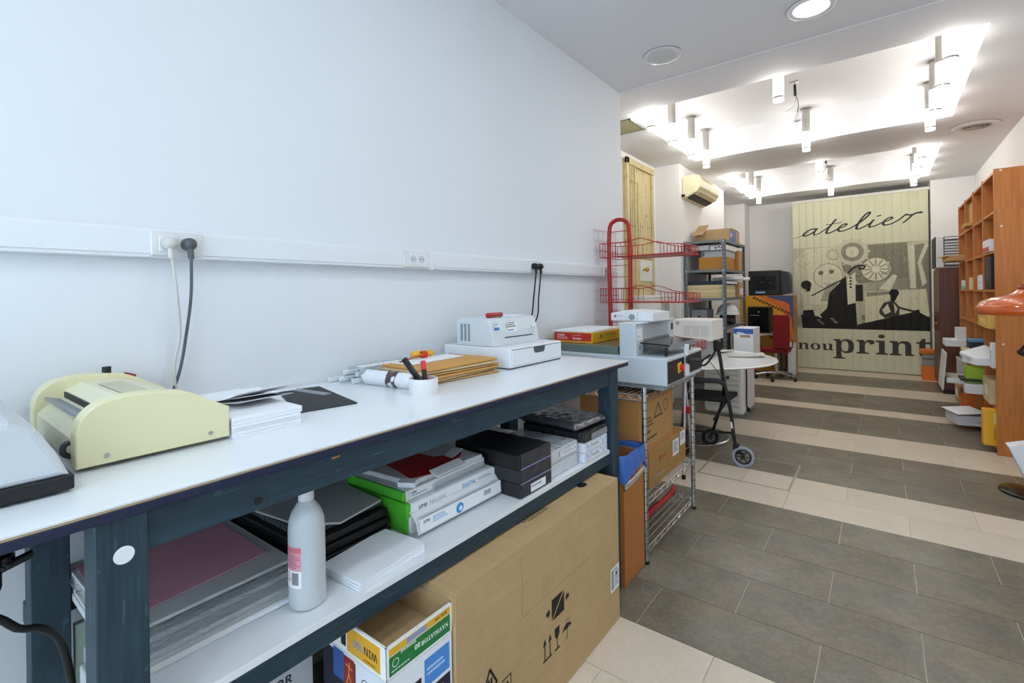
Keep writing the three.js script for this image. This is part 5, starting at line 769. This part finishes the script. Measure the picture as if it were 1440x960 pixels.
  bx(o, 'body', .43, .6, 0, .2, -9.3, -9.06, mOrange, .006); bx(o, 'packets', .44, .59, .2, .37, -9.29, -9.07, M(0xa59e96, .3, 0, { bumpMap: tWrinkle, bumpScale: .006 }), .01); bx(o, 'lid', .41, .6, .37, .43, -9.31, -9.05, M(0xd9731f, .5), .01); bx(o, 'stripe', .431, .599, .3, .31, -9.061, -9.056, mBlack);
}

// ---------- right side ----------
{
  const x0 = .695, x1 = 1.045, z1 = -5.3, z0 = -7.55, n = 4, hB = 2.24, rows = 7, dz = (z1 - z0) / n, dy = (hB - .06) / rows;
  const t = thing('bookcase', 'tall orange brown wooden bookcase full of packets along the right wall', 'bookcase', [.87, 0, -6.42]);
  for (let i = 0; i <= n; i++) { const z = z1 - i * dz, p = bx(t, i === 0 || i === n ? 'side_panel' : 'divider', x0, x1, 0, hB, z - (i === n ? 0 : .022), z + (i === n ? .022 : 0), mWood, .001); if (!i) for (const y of [2.225, 1.79, .87]) { const s = rod(p, 'screw_cap', [.735, y, z - .001], [.735, y, z + .0012], .008, M(0xe6d9cc, .5), 14); } }
  bx(t, 'back_panel', x1 - .008, x1, .02, hB - .01, z0, z1, mWood);
  for (let k = 0; k < n; k++) for (let r = 0; r <= rows; r++) bx(t, 'shelf', x0 + .004, x1 - .008, r * dy + .03, r * dy + .05, z1 - .022 - k * dz, z1 - (k + 1) * dz + (k === n - 1 ? .022 : 0), mWood, .001);
  const sy = r => r * dy + .0505, col = k => [z1 - .03 - k * dz, z1 - (k + 1) * dz + .03];
  const it = (name, label, cat, k, r, out, wide, h, m, off = 0, ry = 0, f) => { const [a, b] = col(k), zc = a + (b - a) * (.5 + off); const g = thing(name, label, cat, [x0 - out + .15, sy(r), zc], ry); bx(g, 'body', x0 - out, x0 - out + .3, sy(r), sy(r) + h, zc - wide / 2, zc + wide / 2, m, .004); if (f) f(g, x0 - out, sy(r), zc, h, wide); return g; };
  const lab = c => (g, x, y, z, h, w) => bx(g, 'label', x - .0012, x, y + h * .3, y + h * .7, z - w * .3, z + w * .3, M(c, .5));
  it('ochre_tray', 'pale ochre box on the near column shelf behind the orange lamp', 'box', 0, 3, .04, .5, .11, M(0xd8ae55, .6), 0, 0, lab(0xe8c87a));
  it('white_packets', 'white paper packets spilling out of the near column of the bookcase', 'packet', 0, 2, .13, .26, .06, mPaper, .1, .25, (g, x, y, z) => bx(g, 'loose_packet', x - .02, x + .2, y + .06, y + .1, z - .1, z + .1, mWhite, .012, [.3, .4, .15]));
  it('yellow_pack', 'bright yellow printed pack at the bottom of the near column of the bookcase', 'pack', 0, 0, .07, .1, .285, mYellow, -.3, 0, (g, x, y, z, h) => { bx(g, 'pale_window', x + .06, x + .15, y + .18, y + .26, z + .05, z + .0515, M(0xf2dc86, .5)); for (let i = 0; i < 3; i++) bx(g, 'print_line', x + .06 + i * .03, x + .07 + i * .03, y + .05, y + .14, z + .05, z + .0512, mOchre); });
  it('envelope_bundle', 'bundle of envelopes in the near column of the bookcase above the yellow pack', 'envelopes', 0, 1, .02, .3, .2, M(0xcdbb92, .7), .1, 0, lab(0xe6dcc0));
  it('red_white_box', 'white box with red side on the upper shelf of the near column', 'box', 0, 5, .01, .3, .1, mWhite, .1, 0, (g, x, y, z, h, w) => bx(g, 'red_side', x - .0012, x, y + .005, y + .04, z - w / 2, z + w / 2, M(0xc23028, .5)));
  it('black_folder', 'black folders standing upright in the near column of the bookcase', 'folder', 0, 4, .0, .3, .27, mBlack, .1, 0, lab(0x2f3a36));
  it('ink_cartons', 'dark and blue ink cartons in the second column of the bookcase', 'carton', 1, 2, .07, .24, .14, M(0x1c2a33, .5), .1, 0, (g, x, y, z) => { bx(g, 'blue_lid', x, x + .25, y + .14, y + .16, z - .12, z + .1, M(0x4d92b5, .5), .003); bx(g, 'pale_box', x - .05, x + .05, y, y + .08, z + .0, z + .11, M(0xe6dca6, .6), .003); });
  it('orange_pack', 'orange pack beside the dark ink cartons in the bookcase', 'pack', 1, 2, .03, .12, .1, mOrange, -.38, 0, lab(0xf0d0a0));
  it('lime_pack', 'lime green and white packs in the second column of the bookcase', 'pack', 1, 1, .1, .2, .22, M(0x9ec02a, .5), 0, 0, (g, x, y, z) => { bx(g, 'white_pack', x - .02, x + .2, y, y + .08, z + .1, z + .2, mWhite, .004); bx(g, 'teal_box', x + .02, x + .2, y, y + .1, z - .2, z - .1, M(0x2b6a62, .5), .004); bx(g, 'black_bar', x - .04, x + .1, y + .1, y + .12, z - .1, z + .14, mBlack, .003); });
  it('leaning_papers', 'white papers leaning out of the lowest shelf of the second column', 'paper', 1, 0, .2, .3, .09, M(0xd4d6d8, .5, 0, { bumpMap: tWrinkle, bumpScale: .008 }), .1, .2, (g, x, y, z) => bx(g, 'sheet', x - .02, x + .2, y + .11, y + .114, z - .16, z + .16, mPaper, .001, [0, .1, .1]));
  it('red_white_cartons', 'small red and white cartons on the middle shelf of the second column', 'carton', 1, 4, .0, .2, .13, mWhite, -.1, 0, (g, x, y, z) => { bx(g, 'red_side', x + .1, x + .25, y + .02, y + .12, z + .1, z + .1012, M(0xc8392c, .5)); bx(g, 'seam', x - .001, x, y + .062, y + .066, z - .1, z + .1, mMidGrey); });
  it('cream_bottle_box', 'small cream box on the middle shelf of the third column', 'box', 2, 4, .0, .06, .12, M(0xe6d3a8, .6), 0, 0, lab(0xf0e6cc));
  it('clear_crate', 'white tray sticking out of the third column low in the bookcase', 'tray', 2, 1, .2, .4, .05, mOffWhite, 0, 0, (g, x, y, z) => bx(g, 'leaning_lid', x - .02, x - .008, y - .08, y + .3, z - .24, z + .2, M(0xd5d7d6, .35), .004, [0, 0, -.08]));
  it('orange_folder', 'orange folder low in the third column of the bookcase', 'folder', 2, 0, .08, .2, .2, mOrange, .1, 0, lab(0xe8b070));
  it('stacked_white_boxes', 'white boxes stuck out of the far column of the bookcase', 'box', 3, 2, .16, .34, .07, mWhite, 0, 0, (g, x, y, z) => { bx(g, 'upper_box', x + .1, x + .25, y + .07, y + .2, z - .12, z + .12, mOffWhite, .004); });
  it('teal_white_jar', 'white and teal tub with dark lid in the far column of the bookcase', 'tub', 3, 4, .0, .16, .1, mWhite, 0, 0, (g, x, y, z) => { bx(g, 'teal_band', x - .001, x + .1, y, y + .035, z - .081, z + .081, M(0x7fc6b8, .5)); bx(g, 'dark_lid', x + .02, x + .2, y + .1, y + .13, z - .06, z + .06, mBlack, .006); });
  it('kraft_envelopes', 'brown kraft envelopes jutting out of the upper far column', 'envelope', 3, 5, .14, .32, .05, mKraft, 0, .1, (g, x, y, z) => { bx(g, 'pale_envelope', x - .03, x + .25, y + .05, y + .062, z - .15, z + .15, mKraftPale, .003, [0, .1, 0]); });
  it('blue_box', 'small blue box beside the cream box low in the third column', 'box', 2, 2, .02, .2, .12, M(0x39608f, .5), -.1, 0, lab(0xd8e0ea));
  it('grey_tub', 'pale grey tub in the second shelf of the far column', 'tub', 3, 1, .05, .2, .16, M(0xc9c7c0, .5), 0, 0, (g, x, y, z) => bx(g, 'lid', x - .005, x + .305, y + .16, y + .18, z - .105, z + .105, mWhite, .006));
  it('brown_parcel', 'brown parcel at the bottom of the far column of the bookcase', 'parcel', 3, 0, .06, .34, .2, mCard, 0, 0, lab(0xefe6d2));
  it('cd_sleeves', 'white sleeves standing in the near column under the ochre box', 'sleeves', 0, 2, .02, .08, .2, mOffWhite, -.38, 0, lab(0xb8c4cc));
  it('tan_sleeves', 'tan card sleeves standing in the top shelf of the third column', 'sleeves', 2, 6, -.02, .3, .25, M(0xb98f4b, .7), 0, 0, (g, x, y, z) => bx(g, 'sleeve', x - .06, x + .2, y + .024, y + .06, z - .14, z + .14, M(0xcaa052, .7), .002, [0, 0, .15]));
}
{
  const t = thing('dark_cabinet', 'dark brown wooden cabinet beyond the bookcase', 'cabinet', [.8, 0, -8.4]);
  bx(t, 'body', .56, 1.045, .06, 1.565, -8.85, -8.0, mDarkWood, .004); bx(t, 'plinth', .58, 1.04, 0, .06, -8.83, -8.02, mBlack); for (const [a, b] of [[-8.42, -8.01], [-8.84, -8.43]]) { const d = bx(t, 'door', .552, .562, .08, 1.55, a, b, mDarkWood, .003); const zz = a === -8.42 ? -8.39 : -8.46; rod(d, 'knob', [.553, .85, zz], [.535, .85, zz], .012, mBrass, 14); }
  const s = thing('server_case', 'black and white equipment case with louvred front on the dark cabinet', 'equipment', [.75, 1.565, -8.2]);
  bx(s, 'case', .53, .95, 1.5655, 1.96, -8.55, -8.03, M(0xdadcdd, .4), .01); bx(s, 'front_bezel', .6, .9, 1.58, 1.95, -8.032, -8.02, M(0x3a3d40, .4), .006);
  for (let i = 0; i < 9; i++) bx(s, 'slat', .61, .74, 1.6 + i * .034, 1.622 + i * .034, -8.022, -8.014, M(0xc9ccce, .4), .003); bx(s, 'drive_door', .61, .8, 1.915, 1.94, -8.022, -8.014, mWhite, .003); bx(s, 'black_edge', .52, .532, 1.57, 1.955, -8.54, -8.04, mBlack, .004);
}
{ // orange lamp
  const c = [.735, 0, -4.42], t = thing('orange_floor_lamp', 'glossy orange dome lamp on a round black foot by the bookcase', 'floor lamp', c);
  turned(t, 'shade', [[.235, 1.138], [.248, 1.14], [.253, 1.165], [.247, 1.195], [.225, 1.225], [.17, 1.25], [.12, 1.262], [.075, 1.28], [.05, 1.3], [.045, 1.305]], c, new THREE.MeshPhysicalMaterial({ color: 0xc9560a, roughness: .2, clearcoat: 1, clearcoatRoughness: .08, side: THREE.DoubleSide }), 64);
  turned(t, 'top_cap', [[.05, 1.3], [.052, 1.305], [.052, 1.332], [0, 1.334]], c, M(0x8e2f0d, .3), 32);
  rod(t, 'pole', [.735, .03, -4.42], [.735, 1.3, -4.42], .012, mBlack); turned(t, 'foot', [[0, 0], [.155, 0], [.158, .008], [.15, .018], [.03, .032], [0, .034]], c, mBlackGloss, 48);
  add(t, 'bulb', new THREE.SphereGeometry(.04, 20, 14), mOffWhite, [0, 1.2, 0]);
  tube(t, 'black_cable', [[.735, 1.0, -4.4], [.69, .93, -4.36], [.67, .905, -4.35], [.69, .89, -4.35], [.72, .92, -4.35], [.68, .9, -4.345], [.745, .86, -4.37]], .008, mBlack, 60);
  const b = thing('white_brochure_bag', 'white paper bag with red edge leaning beside the lamp foot', 'bag', [.74, 0, -4.2]);
  prism(b, 'bag', [[.605, .325], [.72, .365], [.82, .33], [.8, .034], [.735, .034], [.69, .1]], 'z', -4.36, -4.27, M(0xeceef2, .6), .01); bx(b, 'red_edge', .69, .76, .355, .372, -4.33, -4.3, mRed, .003, [0, 0, .1]); prism(b, 'sheet', [[.65, .345], [.8, .39], [.81, .22], [.73, .24]], 'z', -4.268, -4.263, mPaper);
}

// ---------- finish ----------
scene.traverse(o => { if (o.isMesh) { o.castShadow = true; o.receiveShadow = true; } if (o.isPointLight) { o.castShadow = true; o.shadow.mapSize.set(256, 256); } });
scene.add(camera);
renderer.render(scene, camera);
